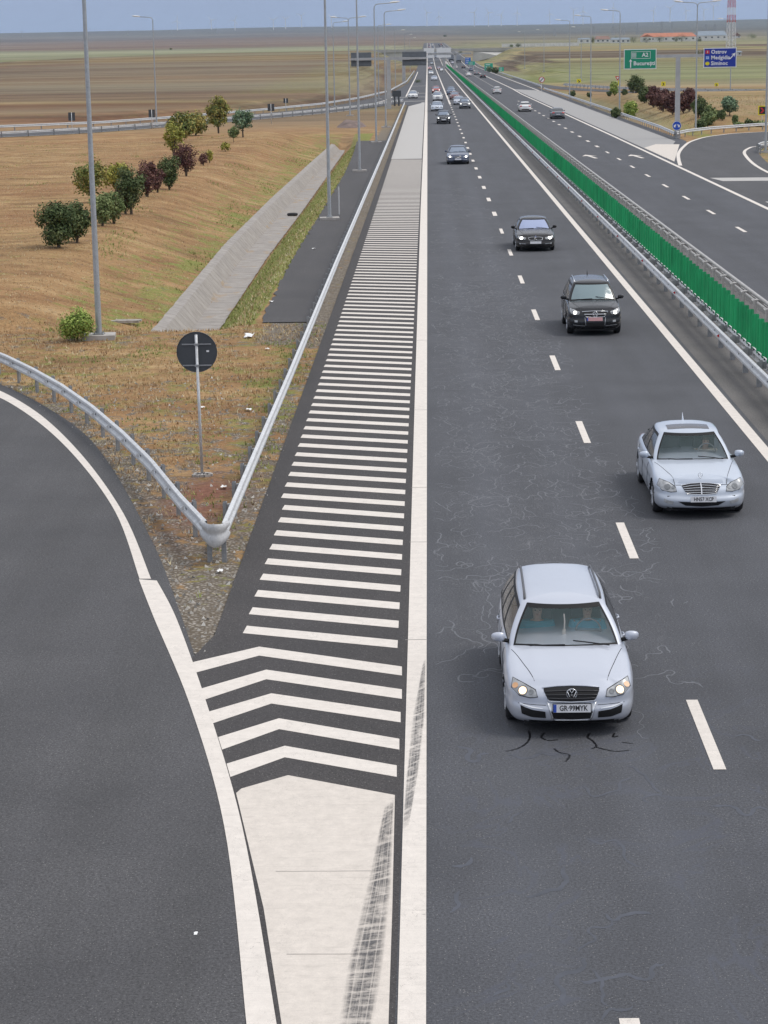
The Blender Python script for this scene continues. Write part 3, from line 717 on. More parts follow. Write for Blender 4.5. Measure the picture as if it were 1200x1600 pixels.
def make_car(name, sp, loc, rz, label, group=None, cat='car'):
    """sp: measurements of the car; local y runs from the nose (-L/2) to the tail"""
    L, W, H = sp['L'], sp['W'], sp['H']; lod = sp.get('lod', 0); k_ = (1, .6, .4)[lod]
    root = empty(name, loc, rz, label, cat, group)
    zb = sp.get('zb', 0.19); hw = W / 2
    half = sp.get('plan') or [(0, 0), (.30 * hw, .006), (.62 * hw, .055), (.84 * hw, .19), (.945 * hw, .44), (.985 * hw, .9), (hw, 1.6), (hw, L * .55), (.99 * hw, L * .78), (.955 * hw, L - .5), (.86 * hw, L - .16), (.6 * hw, L - .04), (0, L)]
    half = [(a, b - L / 2) for a, b in half]
    NS = int(150 * k_); ring, nor = plan_outline(half, NS)
    deck = sp['deck']                      # [(y from nose, height of the shoulder)]
    dk = lambda y: sinterp(deck, y + L / 2)
    side_in = sp.get('side', [(0, .09), (.08, .04), (.2, .012), (.42, 0), (.6, .008), (.72, 0.0), (.86, .02), (.95, .045), (1, .085)])
    front_in = sp.get('front', [(0, .10), (.07, .04), (.16, .01), (.36, 0), (.46, .012), (.52, .035), (.75, .06), (.9, .11), (1, .20)])
    rear_in = sp.get('rear', [(0, .12), (.1, .03), (.3, 0), (.5, .0), (.55, .05), (.8, .07), (.95, .10), (1, .17)])
    NW = (22, 16, 10)[lod]; levels = [i / NW for i in range(NW + 1)]
    wheels = [sp['fw'] - L / 2, sp['rw'] - L / 2]; wr = sp.get('wr', 0.325); ar = wr + 0.055
    rows = []
    for wv in levels:
        row = []
        for p, n in zip(ring, nor):
            f = max(0, -n.y) ** 1.6; r_ = max(0, n.y) ** 1.6; s = max(0, 1 - f - r_)
            d = f * sinterp(front_in, wv) + r_ * sinterp(rear_in, wv) + s * sinterp(side_in, wv)
            q = p - n * d; z = zb + wv * (dk(p.y) - zb)
            row.append(Vector((q.x, q.y, z)))
        rows.append(row)
    # arch snapping
    n = len(ring)
    for row in rows:
        for q in row:
            if abs(q.x) > hw * .8:
                for wy in wheels:
                    d = sqrt((q.y - wy) ** 2 + (q.z - wr) ** 2)
                    if abs(d - ar) < 0.028 and d > 1e-3:
                        q.y = wy + (q.y - wy) * ar / d; q.z = max(zb - .0, wr + (q.z - wr) * ar / d)
                    if ar < d < ar + .13: q.x += (1 if q.x > 0 else -1) * .014 * (1 - (d - ar) / .13)
    m = MB(); nr = len(rows)
    vs = [q for row in rows for q in row]; fs = []
    for i in range(nr - 1):
        for k in range(n):
            k2 = (k + 1) % n; f = (i * n + k, i * n + k2, (i + 1) * n + k2, (i + 1) * n + k)
            c = sum((vs[j] for j in f), Vector()) / 4
            if abs(c.x) > hw * .8 and any(sqrt((c.y - wy) ** 2 + (c.z - wr) ** 2) < ar for wy in wheels): continue
            fs.append(f)
    crown = sp.get('crown', .055); NC = 9
    sf, sr = -L / 2 + .55, L / 2 - .45
    base = len(vs) - n; last = rows[-1]
    hood = sp.get('hood', [])
    def capz(x, y, t): 
        z = dk(y) + crown * (1 - (1 - t) ** 2.2)
        if y < -L / 2 + sp['cowl'] + .1:
            fy = smooth01(y, -L / 2 + .25, -L / 2 + .7)
            z += sp.get('crease', .009) * fy * (math.exp(-((abs(x) - hw * .52) / .07) ** 2) - .6 * math.exp(-((abs(x) - hw * .70) / .06) ** 2))
        return z
    for j in range(1, NC + 1):
        t = j / NC
        for q in last:
            sy = max(sf, min(sr, q.y)); tt = t
            x = q.x * (1 - tt); y = q.y + (sy - q.y) * tt
            vs.append(Vector((x, y, capz(x, y, t))))
    for j in range(NC):
        for k in range(n):
            k2 = (k + 1) % n
            fs.append((base + j * n + k, base + j * n + k2, base + (j + 1) * n + k2, base + (j + 1) * n + k))
    m.add(vs, fs)
    body = m.build('body', sp['paint'], root, smooth=True, sharp=48)
    bvh = BVHTree.FromPolygons([tuple(v) for v in vs], fs)
    # underbody
    m = MB(); m.box((0, 0, .42), (W - .52, L - .5, .5)); m.box((0, 0, .30), (W - .22, sp['rw'] - sp['fw'] - .85, .26)); m.box((0, -L / 2 + .28, .32), (W - .5, .3, .3)); m.box((0, L / 2 - .28, .34), (W - .5, .3, .3))
    for wy in wheels: m.box((0, wy, .56), (W - .16, .7, .26))
    m.build('underbody', M_black, root)
    # cabin
    g_ = sp['gh']   # dict: base y0,y1 ; top y0,y1 ; half widths ; roof z
    nF, nC, nS = (10, 5, 16) if lod == 0 else (6, 3, 10)
    def outline(y0, y1, wf, wr_, rc, bulge, bulr):
        pts = []
        c0 = wf - rc; 
        for i in range(nF): 
            u_ = i / nF; x = c0 * u_; pts.append(Vector((x, y0 + bulge * u_ ** 2, 0)))
        for i in range(nC):
            a = pi / 2 * i / nC; pts.append(Vector((c0 + rc * sin(a), y0 + bulge + rc * (1 - cos(a)), 0)))
        ya, yb = y0 + bulge + rc, y1 - bulr - rc; wr2 = wr_
        for i in range(nS):
            u_ = i / nS; pts.append(Vector((wf + (wr2 - wf) * u_ + .035 * sin(pi * u_), ya + (yb - ya) * u_, 0)))
        for i in range(nC):
            a = pi / 2 * i / nC; pts.append(Vector((wr2 - rc + rc * cos(a), yb + rc * sin(a), 0)))
        for i in range(nF + 1):
            u_ = 1 - i / nF; pts.append(Vector(((wr2 - rc) * u_, y1 - bulr * u_ ** 2, 0)))
        return pts + [Vector((-p.x, p.y, 0)) for p in reversed(pts[1:-1])]
    B = outline(g_['b0'] - L / 2, g_['b1'] - L / 2, g_['bw'], g_.get('bwr', g_['bw']), .09, .20, .12)
    T = outline(g_['t0'] - L / 2, g_['t1'] - L / 2, g_['tw'], g_.get('twr', g_['tw'] - .04), .10, .10, .08)
    NG = 10; lev = [i / NG for i in range(NG + 1)]; n2 = len(B); vs = []; zr = H - sp.get('rcrown', .055)
    for wv in lev:
        for b, t in zip(B, T):
            zz0 = capz(b.x, b.y, min(1, max(0, 1 - abs(b.x) / (hw - .05)))) - .03
            q = b.lerp(t, wv); bow = .035 * sin(pi * wv)
            cx = q.x / g_['bw']; q.x += bow * cx; q.y += bow * (-.8 if q.y < 0 and abs(q.x) < g_['tw'] - .05 else 0)
            zt_ = zr - .035 * smooth01(abs(t.y - (g_['t0'] + g_['t1'] - L) / 2), (g_['t1'] - g_['t0']) * .2, (g_['t1'] - g_['t0']) * .55)
            q.z = zz0 + (zt_ - zz0) * wv; vs.append(q)
    body_f = []; ws_f = []; sw_f = []; rw_f = []; trim_f = []
    half_n = nF + nC + nS + nC + nF
    bp = g_.get('pillars', (.40, .72))
    for i in range(NG):
        for k in range(n2):
            k2 = (k + 1) % n2; f = (i * n2 + k, i * n2 + k2, (i + 1) * n2 + k2, (i + 1) * n2 + k)
            kk = k if k < half_n else n2 - 1 - k
            if kk < nF:
                if i == 0 or i == NG - 1: trim_f.append(f)
                else: ws_f.append(f)
            elif kk < nF + nC:
                (trim_f if kk == nF and lod < 2 else body_f).append(f)
            elif kk < nF + nC + nS:
                u_ = (kk - nF - nC + .5) / nS
                if 1 <= i < NG - 2:
                    if any(abs(u_ - b_) < .5 / nS + .001 for b_ in bp): trim_f.append(f)
                    elif u_ > g_.get('swend', .97): body_f.append(f)
                    else: sw_f.append(f)
                elif i == 0 or i == NG - 2: trim_f.append(f)
                else: body_f.append(f)
            elif kk < nF + 2 * nC: body_f.append(f)
            else:
                if 2 <= i < NG - 1: rw_f.append(f)
                else: body_f.append(f)
    # roof
    top = len(vs) - n2; lastr = vs[-n2:]
    ry0, ry1 = g_['t0'] - L / 2 + .45, g_['t1'] - L / 2 - .35
    rc_ = sp.get('rcrown', .055)
    NR = 7
    for j in range(1, NR + 1):
        t = (j / NR) ** 1.3
        for q in lastr:
            sy = max(ry0, min(ry1, q.y)); vs.append(Vector((q.x * (1 - t), q.y + (sy - q.y) * t, q.z + (H - q.z) * (1 - (1 - t) ** 2.4))))
    for j in range(NR):
        for k in range(n2):
            k2 = (k + 1) % n2; body_f.append((top + j * n2 + k, top + j * n2 + k2, top + (j + 1) * n2 + k2, top + (j + 1) * n2 + k))
    def sub(nm, fl, mat, off=0.0, smooth=True):
        used = sorted({i for f in fl for i in f}); mp = {i: a for a, i in enumerate(used)}; mm = MB()
        mm.add([vs[i] for i in used], [tuple(mp[i] for i in f) for f in fl]); return mm.build(nm, mat, root, smooth=smooth, sharp=50)
    sub('roof', body_f, sp['paint']); sub('window_trim', trim_f, M_black)
    sub('windscreen', ws_f, sp.get('wsglass', M_gl_blue)); sub('rear_window', rw_f, M_gl_dark)
    for sgn in (1, -1):
        sub('side_window', [f for f in sw_f if vs[f[0]].x * sgn > 0], M_gl_dark)
    bvh2 = BVHTree.FromPolygons([tuple(v) for v in vs], body_f + ws_f + trim_f + rw_f + sw_f)
    # interior
    m = MB(); zc = dk(g_['b0'] - L / 2 + .3)
    m.box((0, 0 + (g_['b0'] + g_['b1'] - L) / 2, zc - (.52 if lod == 0 else .22)), (g_['bw'] * 2 - .16, g_['b1'] - g_['b0'] - .3, .1 if lod == 0 else .3))
    if lod == 0: m.box((0, g_['b0'] - L / 2 + .25, zc - .3), (g_['bw'] * 2 - .2, .3, .4)); m.box((0, g_['t0'] - L / 2 + 1.5, zc - .1), (g_['bw'] * 2 - .2, .12, .8))
    if lod == 0: m.box((0, g_['b0'] - L / 2 + .38, zc - .10), (g_['bw'] * 2 - .2, .40, .12), rx=.1)
    m.build('dashboard' if lod == 0 else 'cabin_floor', M_in, root)
    if lod == 0:
        for sx in (-.36, .36):
            m = MB(); yy = g_['t0'] - L / 2 + .45
            m.box((sx, yy, zc - .02), (.5, .16, .62), rx=-.22, taper=.86); m.box((sx, yy + .09, zc + .34), (.26, .09, .17), taper=.8); m.build('seat', M_seat, root, smooth=False)
        sx = .37 * sp.get('drv', 1); cy_ = g_['b0'] - L / 2 + .80
        m = MB(); c_ = [Vector((sx + .185 * cos(a), cy_ + .06 * sin(a) * 1.0, zc + .06 + .175 * sin(a))) for a in [2 * pi * i / 20 for i in range(20)]]
        m.tube(c_, .014, 6, closed=True); m.tube([(sx - .18, cy_, zc + .06), (sx + .18, cy_, zc + .06)], .018, 6); m.tube([(sx, cy_, zc + .06), (sx, cy_ - .05, zc - .1)], .02, 6)
        m.build('steering_wheel', solid('wheel_grey', (.22, .22, .23), .6), root, smooth=True)
        mm = MB(); mm.box((0, g_['t0'] - L / 2 + .16, H - .17), (.23, .03, .065)); mm.tube([(0, g_['t0'] - L / 2 + .16, H - .15), (0, g_['t0'] - L / 2 + .12, H - .07)], .01, 6); mm.build('rear_view_mirror', M_black, root)
    # helpers on the surface
    def fhit(x, z, back=False):
        o_ = Vector((x, L if back else -L, z)); d_ = Vector((0, -1 if back else 1, 0))
        best = None
        for b_ in (bvh, bvh2):
            r = b_.ray_cast(o_, d_)
            if r[0] is not None and (best is None or (r[0] - o_).length < (best[0] - o_).length): best = r
        if best is None: return Vector((x, (L / 2 - .1) * (1 if back else -1), z)), Vector((0, 1 if back else -1, 0))
        nn_ = best[1]
        if nn_.dot(d_) > 0: nn_ = -nn_
        return best[0], nn_
    def patch(nm, top_, bot_, mat, off=.008, rowsn=4, cols=14, par=None, back=False, thick=.02):
        a = resn([(x, 0, z) for x, z in top_], cols); b = resn([(x, 0, z) for x, z in bot_], cols); rr = []
        for j in range(rowsn + 1):
            rw = []
            for p, q in zip(a, b):
                c = p.lerp(q, j / rowsn); hp, hn = fhit(c.x, c.z, back); rw.append(hp + hn * off)
            rr.append(rw)
        m = MB(); m.grid(rr)
        # rim going into the body
        edge = rr[0] + [r[-1] for r in rr[1:]] + list(reversed(rr[-1]))[1:] + [r[0] for r in reversed(rr[1:-1])]
        s_ = -1 if back else 1
        m.grid([edge + [edge[0]], [Vector((p.x, p.y + s_ * thick, p.z)) for p in edge] + [Vector((edge[0].x, edge[0].y + s_ * thick, edge[0].z))]])
        return m.build(nm, mat, par or root, smooth=True, sharp=40)
    def line(nm, pts, r, mat, off=.004, back=False, par=None):
        m = MB(); c = [fhit(x, z, back) for x, z in pts]; m.tube([p + n_ * off for p, n_ in c], r, 6); return m.build(nm, mat, par or root, smooth=True)
    def down(x, y):
        o_ = Vector((x, y, 3)); r = bvh.ray_cast(o_, Vector((0, 0, -1))); return r[0] if r[0] is not None else Vector((x, y, dk(y)))
    mir = lambda pts: [(-x, z) for x, z in pts]
    for wy in wheels:
        for sx in (-1, 1): wheel(root, sx * (hw - .125), wy, wr, .22, sx, lod == 0)
    fr = sp.get('face')
    for sgn, fl in ((1, lambda a: a), (-1, mir)):
        hl = patch('headlight', fl(fr['hl'][0]), fl(fr['hl'][1]), M_lens, .010, 4, 12)
        if lod == 0:
            m = MB(); lp_ = [fhit(x, z) for x, z in fl(fr['hl'][0] + list(reversed(fr['hl'][1])))]; m.tube([p + n_ * .010 for p, n_ in lp_], .0065, 5, closed=True); m.build('lamp_surround', M_black, hl, smooth=True)
            m = MB(); q0, q1 = fl([fr['hl'][0][0], fr['hl'][1][0]]); cx1, cz1 = fr['bulb']
            for ddx, rr1 in ((-.115, .038), ): 
                hp, hn = fhit(sgn * (cx1 + ddx), cz1 - .012); u = hn.cross(Vector((0, 0, 1))).normalized(); v = u.cross(hn)
                m.add([hp + hn * .016 + (u * cos(2 * pi * k / 14) + v * sin(2 * pi * k / 14)) * rr1 for k in range(14)], [tuple(range(14))])
            m.build('inner_lamp', M_refl, hl)
        if lod < 2 or sp.get('lit'):
            cx_, cz_ = fr['bulb']; hp, hn = fhit(sgn * cx_, cz_); m = MB(); rr_ = fr.get('br', .055)
            for q, (ra, o_, mi) in enumerate(((rr_ * 1.35, .013, 0), (rr_, .018, 1))):
                u = hn.cross(Vector((0, 0, 1))).normalized(); v = u.cross(hn)
                m.add([hp + hn * o_ + (u * cos(2 * pi * k / 16) + v * sin(2 * pi * k / 16)) * ra for k in range(16)], [tuple(range(16))], mi)
            m.build('bulb', [M_refl, sp.get('lit') or M_refl], hl)
        if 'ind' in fr and lod == 0:
            cx_, cz_ = fr['ind']; hp, hn = fhit(sgn * cx_, cz_); m = MB(); u = hn.cross(Vector((0, 0, 1))).normalized(); v = u.cross(hn)
            m.add([hp + hn * .014 + (u * cos(2 * pi * k / 12) + v * sin(2 * pi * k / 12)) * .045 for k in range(12)], [tuple(range(12))]); m.build('indicator', solid('amber', (.75, .42, .22), .3), hl)
    if 'grille' in fr:
        gt, gb = fr['grille']; grl = patch('grille', gt, gb, M_black, .006, 4, 16)
        if fr.get('gchrome'):
            m = MB(); lp = [fhit(x, z) for x, z in (gt + list(reversed(gb)))]; m.tube([p + n_ * .008 for p, n_ in lp], fr['gchrome'], 6, closed=True); m.build('grille_frame', fr.get('gmat', M_chrome), grl, smooth=True)
        for q in range(fr.get('bars', 0)):
            t = (q + 1) / (fr['bars'] + 1)
            a = resn([(x, 0, z) for x, z in gt], 10); b = resn([(x, 0, z) for x, z in gb], 10)
            m = MB(); pp = [fhit(*((p.lerp(q2, t)).x, (p.lerp(q2, t)).z)) for p, q2 in zip(a, b)]
            m.tube([p + n_ * .010 for p, n_ in pp], fr.get('barr', .006), 6); m.build('grille_bar', fr.get('barmat', M_black), grl, smooth=True)
    for nm, tp, bt, mt in fr.get('patches', []): patch(nm, tp, bt, mt, .007, 3, 14)
    for nm, tp, bt, mt in fr.get('pairs', []):
        patch(nm, tp, bt, mt, .009, 3, 10); patch(nm, mir(tp), mir(bt), mt, .009, 3, 10)
    # number plate
    if 'plate' in fr:
        px_, pz_, pw, ph, pm = fr['plate']; hp, hn = fhit(px_, pz_); m = MB(); m.box((0, 0, 0), (pw, .014, ph)); pl = m.build('number_plate', pm, root); pl.location = hp + Vector((0, -.03, 0)); pl.rotation_euler = (-.12, 0, 0)
        if fr.get('ptext'):
            text_obj('plate_text', fr['ptext'], ph * .92, fr.get('pink', M_ink), pl, (fr.get('poff', 0), -.009, 0), bold=.0018, sx=fr.get('psx', .9)*.93)
        if fr.get('pblue'): m = MB(); m.box((-pw / 2 + .022, -.008, 0), (.042, .003, ph * .96)); m.build('plate_band', M_blueink, pl)
        if fr.get('pframe'): m = MB(); m.box((0, .004, 0), (pw + .02, .012, ph + .02)); m.build('plate_frame', M_black, pl)
    # bonnet shut lines
    if lod < 2:
        for sgn in (-1, 1):
            m = MB(); pts = [down(sgn * (hw * (.56 + .31 * t)), -L / 2 + .27 + (sp['cowl'] - .22) * t) + Vector((0, 0, .001)) for t in [i / 12 for i in range(13)]]
            m.tube(pts, .005, 4); m.build('bonnet_seam', M_black, root)
        # wipers
        m = MB(); yb = g_['b0'] - L / 2
        for x0, x1 in ((-.62, -.02), (.0, .62)):
            a = Vector((x0 + .1, yb + .05 + .08, 0)); b = Vector((x1, yb + .06, 0))
            for p in (a, b): 
                r = bvh2.ray_cast(Vector((p.x, p.y, 3)), Vector((0, 0, -1))); p.z = (r[0].z if r[0] is not None else dk(p.y) + .05) + .012
            m.tube([a, a.lerp(b, .5) + Vector((0, -.015, .006)), b], .010, 5)
        m.build('wiper', M_black, root)
    # mirrors
    for sgn in (-1, 1):
        m = MB(); my = g_['b0'] - L / 2 + sp.get('my', .42); mz = dk(my) + .10; rows_ = []
        for i, (dx, sy_, sz_) in enumerate(((0, .02, .03), (.012, .065, .058), (.06, .09, .074), (.125, .09, .072), (.172, .065, .056), (.195, .025, .025))):
            rows_.append([(sgn * (hw - .035 + dx), my - sy_ * .5 + sy_ * cos(a) * .6, mz + sz_ * .95 * sin(a)) for a in [2 * pi * q / 14 for q in range(14)]])
        m.grid(rows_, closed=True); m.add(rows_[0], [tuple(range(14))]); m.add(rows_[-1], [tuple(range(14))])
        mo = m.build('wing_mirror', sp.get('mirmat', sp['paint']), root, smooth=True, sharp=60)
        m = MB(); m.tube([(sgn * (hw - .13), my + .02, mz - .09), (sgn * (hw + .0), my + .0, mz - .055)], [.035, .03], 6); m.build('mirror_arm', M_black, mo)
    if sp.get('rails'):
        for sgn in (-1, 1):
            xr = g_['tw'] - .04; pts = []
            for t in [i / 14 for i in range(15)]:
                y = g_['t0'] - L / 2 + .22 + (g_['t1'] - g_['t0'] - .45) * t; r = bvh2.ray_cast(Vector((sgn * (xr - .02 * t), y, 3)), Vector((0, 0, -1)))
                pts.append(Vector((sgn * (xr - .02 * t), y, (r[0].z if r[0] is not None else H - .04) + (.045 if .04 < t < .96 else .0))))
            m = MB(); m.tube(pts, .018, 6); m.build('roof_rail', sp['rails'], root, smooth=True)
    if sp.get('sunroof'):
        m = MB(); rr = []
        for i in range(5):
            y = g_['t0'] - L / 2 + .20 + .42 * i / 4; rw_ = []
            for k in range(9):
                x = -.44 + .88 * k / 8; r = bvh2.ray_cast(Vector((x, y, 3)), Vector((0, 0, -1))); rw_.append((x, y, r[0].z + .006 if r[0] is not None else H))
            rr.append(rw_)
        m.grid(rr); m.build('sunroof', solid('sunroof_glass', (.05, .045, .05), .3, coat=.4), root, smooth=True)
    if sp.get('antenna'):
        m = MB(); y = g_['t1'] - L / 2 - .18; m.tube([(0, y, H - .05), (0, y + .03, H + .02), (0, y + .10, H + .13)], [.03, .018, .004], 6); m.build('antenna', sp['paint'] if sp.get('antenna') == 1 else M_black, root)
    if sp.get('doors', True) and lod < 2:
        for sgn in (-1, 1):
            for yy in (g_['b0'] - L / 2 + .38, g_['b0'] - L / 2 + 1.42, g_['b0'] - L / 2 + 2.35):
                pts = []
                for z in [.34 + (dk(yy) - .40) * i / 8 for i in range(9)]:
                    r = bvh.ray_cast(Vector((sgn * 3, yy, z)), Vector((-sgn, 0, 0)))
                    if r[0] is not None: pts.append(r[0] + Vector((sgn * .002, 0, 0)))
                if len(pts) > 2: m = MB(); m.tube(pts, .005, 4); m.build('door_seam', M_black, root)
        if lod == 0:
            for sgn in (-1, 1):
                for yy in (g_['b0'] - L / 2 + 1.22, g_['b0'] - L / 2 + 2.15):
                    r = bvh.ray_cast(Vector((sgn * 3, yy, dk(yy) - .13)), Vector((-sgn, 0, 0)))
                    if r[0] is not None: m = MB(); m.tube([r[0] + Vector((0, -.1, 0)), r[0] + Vector((sgn * .03, -.06, 0)), r[0] + Vector((sgn * .03, .06, 0)), r[0] + Vector((0, .1, 0))], .013, 6); m.build('door_handle', sp.get('handlemat', sp['paint']), root, smooth=True)
    # rear
    rl = sp.get('tail', ([(.48, .92), (hw - .13, .92)], [(.50, .76), (hw - .10, .74)]))
    for fl in (lambda a: a, mir): patch('tail_light', fl(rl[0]), fl(rl[1]), M_tail, .010, 3, 8, back=True)
    hp, hn = fhit(0, sp.get('rpz', .62), True); m = MB(); m.box((0, 0, 0), (.5, .014, .11)); pl = m.build('rear_plate', M_plate, root); pl.location = hp + Vector((0, .02, 0))
    patch('rear_bumper_insert', [(-.55, .40), (.55, .40)], [(-.5, .27), (.5, .27)], M_black, .008, 2, 8, back=True)
    return root, dict(fhit=fhit, down=down, dk=dk, patch=patch, line=line, L=L, hw=hw)

GHK = dict
silver = car_paint('silver_paint', (0.50, 0.53, 0.60), .25, .34); silver2 = car_paint('pale_silver_paint', (0.49, 0.54, 0.62), .25, .34)
black = car_paint('black_paint', (0.010, 0.011, 0.014), .1, .2); blackbrown = car_paint('dark_brown_black_paint', (0.022, 0.021, 0.022), .2, .22)
navy = car_paint('navy_paint', (0.035, 0.055, 0.11), .3, .25); white = car_paint('white_paint', (0.74, 0.74, 0.73), .0, .3)
grey = car_paint('grey_paint', (0.13, 0.14, 0.155), .4, .3); darkred = car_paint('dark_red_paint', (0.16, 0.03, 0.03), .2, .3); red = car_paint('red_paint', (0.42, 0.05, 0.03), .1, .3)
blue = car_paint('steel_blue_paint', (0.10, 0.15, 0.24), .4, .3)

# 1 silver estate
WAGON = dict(L=4.77, W=1.82, H=1.50, fw=.93, rw=3.64, cowl=1.18, paint=silver, wsglass=M_gl_clear, lit=M_warm, rails=solid('rail_dark', (.07, .07, .075), .4), drv=1,
    plan=[(0, 0), (.27, .006), (.54, .04), (.76, .14), (.87, .34), (.903, .75), (.91, 1.5), (.91, 2.6), (.905, 3.6), (.87, 4.25), (.78, 4.62), (.55, 4.74), (0, 4.77)],
    deck=[(0, .70), (.25, .74), (.6, .825), (1.2, .925), (1.8, .945), (3.0, .975), (4.2, 1.0), (4.77, .99)],
    side=[(0, .09), (.08, .04), (.2, .012), (.42, 0), (.6, .006), (.74, 0.0), (.86, .014), (.95, .04), (1, .08)],
    gh=dict(b0=1.16, b1=4.68, t0=1.95, t1=4.38, bw=.83, tw=.60, twr=.56, pillars=(.32, .58, .86)),
    face=dict(hl=([(.50, .655), (.62, .70), (.735, .745), (.80, .765)], [(.475, .565), (.58, .555), (.72, .575), (.825, .66)]), bulb=(.675, .638), br=.055, ind=(.775, .69),
        grille=([(-.40, .675), (-.2, .69), (0, .695), (.2, .69), (.40, .675)], [(-.32, .515), (-.15, .505), (0, .50), (.15, .505), (.32, .515)]), gchrome=.010, gmat=silver, bars=3, barr=.007, barmat=solid('grille_bar_dark', (.05, .05, .055), .4),
        patches=[('lower_intake', [(-.285, .375), (.285, .375)], [(-.25, .275), (0, .262), (.25, .275)], M_black), ('plate_recess', [(-.31, .48), (.31, .48)], [(-.29, .385), (.29, .385)], solid('dull_chrome', (.42, .43, .45), .3, .7)),
                 ],
        pairs=[('side_intake', [(.37, .375), (.55, .395), (.71, .44)], [(.36, .285), (.55, .29), (.69, .33)], M_black), ('bumper_chrome', [(.40, .42), (.58, .44), (.72, .475)], [(.40, .408), (.58, .425), (.72, .46)], M_chrome),
               ('chrome_bar', [(.335, .50), (.305, .38), (.275, .27)], [(.315, .50), (.285, .38), (.255, .27)], M_chrome)],
        plate=(0.0, .43, .52, .115, M_plate), ptext='GR·99MYK', poff=.02, psx=.86, pblue=True, pframe=True))
car1, h1 = make_car('estate_car', WAGON, (1.90, 28.45 + 2.385, 0), 0.0, 'silver estate car with warm lit headlamps, nearest of all, plate GR 99MYK')
# emblem: ring with the two stacked letters
def vw_badge(root, hk, x, z, r, mat):
    hp, hn = hk['fhit'](x, z); m = MB(); q = lambda a, b: hp + Vector((a * r, -.022 + .0, b * r))
    m.tube([q(cos(2 * pi * i / 24), sin(2 * pi * i / 24)) for i in range(24)], r * .10, 6, closed=True)
    for pl in ([(-.42, .88), (0, .12), (.42, .88)], [(-.82, .48), (-.36, -.80), (0, -.02), (.36, -.80), (.82, .48)]): m.tube([q(*p) for p in pl], r * .095, 6)
    o = m.build('emblem', mat, root, smooth=True)
    m = MB(); m.add([q(cos(2 * pi * i / 24) * .95, sin(2 * pi * i / 24) * .95) + Vector((0, .012, 0)) for i in range(24)], [tuple(range(24))]); m.build('emblem_disc', M_black, o)
vw_badge(car1, h1, 0, .615, .072, M_chrome)
for sgn in (-1, 1):
    h1['line']('bumper_trim', [(sgn * .335, .50), (sgn * .318, .44), (sgn * .30, .38), (sgn * .275, .29), (sgn * .25, .255)], .011, M_chrome)
    h1['line']('bumper_crease', [(sgn * x, .452 + .02 * x) for x in (.36, .45, .55, .65, .74)], .004, M_black, .001)
h1['line']('bumper_trim', [(x, .252) for x in (-.25, -.12, 0, .12, .25)], .009, M_chrome)
h1['patch']('bumper_lip', [(-.60, .243), (0, .238), (.60, .243)], [(-.58, .20), (.58, .20)], M_black, .006, 2, 20)
m = MB(); m.tube([(0, -1.2 + .62, 1.30), (0.01, -.6, 1.18), (0, -.6, 1.06)], .012, 6); m.box((0, -.6, 1.02), (.05, .03, .1)); o = m.build('hanging_charm', solid('charm', (.55, .5, .45), .5), None); o.location = car1.location
tag(o, 'pale charm hanging from the interior mirror of the silver estate', 'charm')

# 2 silver saloon
SAL = dict(L=5.08, W=1.87, H=1.47, fw=.86, rw=3.90, cowl=1.45, paint=silver2, wsglass=M_gl_clear, sunroof=True, antenna=1, drv=1,
    plan=[(0, 0), (.28, .010), (.58, .06), (.79, .17), (.895, .37), (.928, .8), (.935, 1.6), (.935, 2.8), (.925, 3.9), (.87, 4.6), (.76, 4.93), (.5, 5.05), (0, 5.08)],
    deck=[(0, .68), (.25, .74), (.6, .81), (1.4, .90), (2.2, .93), (3.2, .95), (4.2, .95), (4.8, .93), (5.08, .88)],
    front=[(0, .12), (.07, .05), (.16, .01), (.36, 0), (.48, .02), (.55, .06), (.75, .10), (.9, .17), (1, .29)],
    gh=dict(b0=1.42, b1=4.42, t0=2.25, t1=3.65, bw=.82, tw=.60, twr=.57, pillars=(.43, .80)),
    face=dict(hl=([(.52, .64), (.62, .70), (.74, .75), (.82, .77)], [(.50, .555), (.62, .545), (.78, .575), (.87, .66)]), bulb=(.68, .635), br=.05,
        grille=([(-.40, .66), (-.2, .69), (0, .70), (.2, .69), (.40, .66)], [(-.30, .515), (-.15, .505), (0, .50), (.15, .505), (.30, .515)]), gchrome=.010, bars=4, barr=.008, barmat=M_chrome,
        patches=[('lower_intake', [(-.48, .37), (0, .36), (.48, .37)], [(-.33, .29), (0, .27), (.33, .29)], M_black)],
        pairs=[('fog_lamp', [(.56, .37), (.66, .385), (.75, .42)], [(.58, .31), (.66, .315), (.75, .35)], M_lens)],
        plate=(0.03, .42, .52, .115, M_plate), ptext='HN57 XCP', psx=.86))
car2, h2 = make_car('saloon_car', SAL, (5.45, 42.35 + 2.54, 0), 0.0, 'silver saloon with sunroof and star ornament on the bonnet, plate HN57 XCP')
p = h2['down'](0, -2.54 + .34); m = MB(); r = .045
c_ = p + Vector((0, 0, .075)); m.tube([c_ + Vector((cos(2 * pi * i / 20) * r, 0, sin(2 * pi * i / 20) * r)) for i in range(20)], .005, 5, closed=True)
for a in (90, 210, 330): m.tube([c_, c_ + Vector((cos(rad(a)) * r, 0, sin(rad(a)) * r))], [.006, .002], 5)
m.tube([p, c_ - Vector((0, 0, r))], .006, 6); m.build('bonnet_ornament', M_chrome, car2, smooth=True)
h2['patch']('bumper_lip', [(-.60, .243), (0, .238), (.60, .243)], [(-.58, .20), (.58, .20)], M_black, .006, 2, 20)
h2['patch']('grille_spine', [(-.012, .70), (.012, .70)], [(-.010, .505), (.010, .505)], M_chrome, .02, 3, 2)

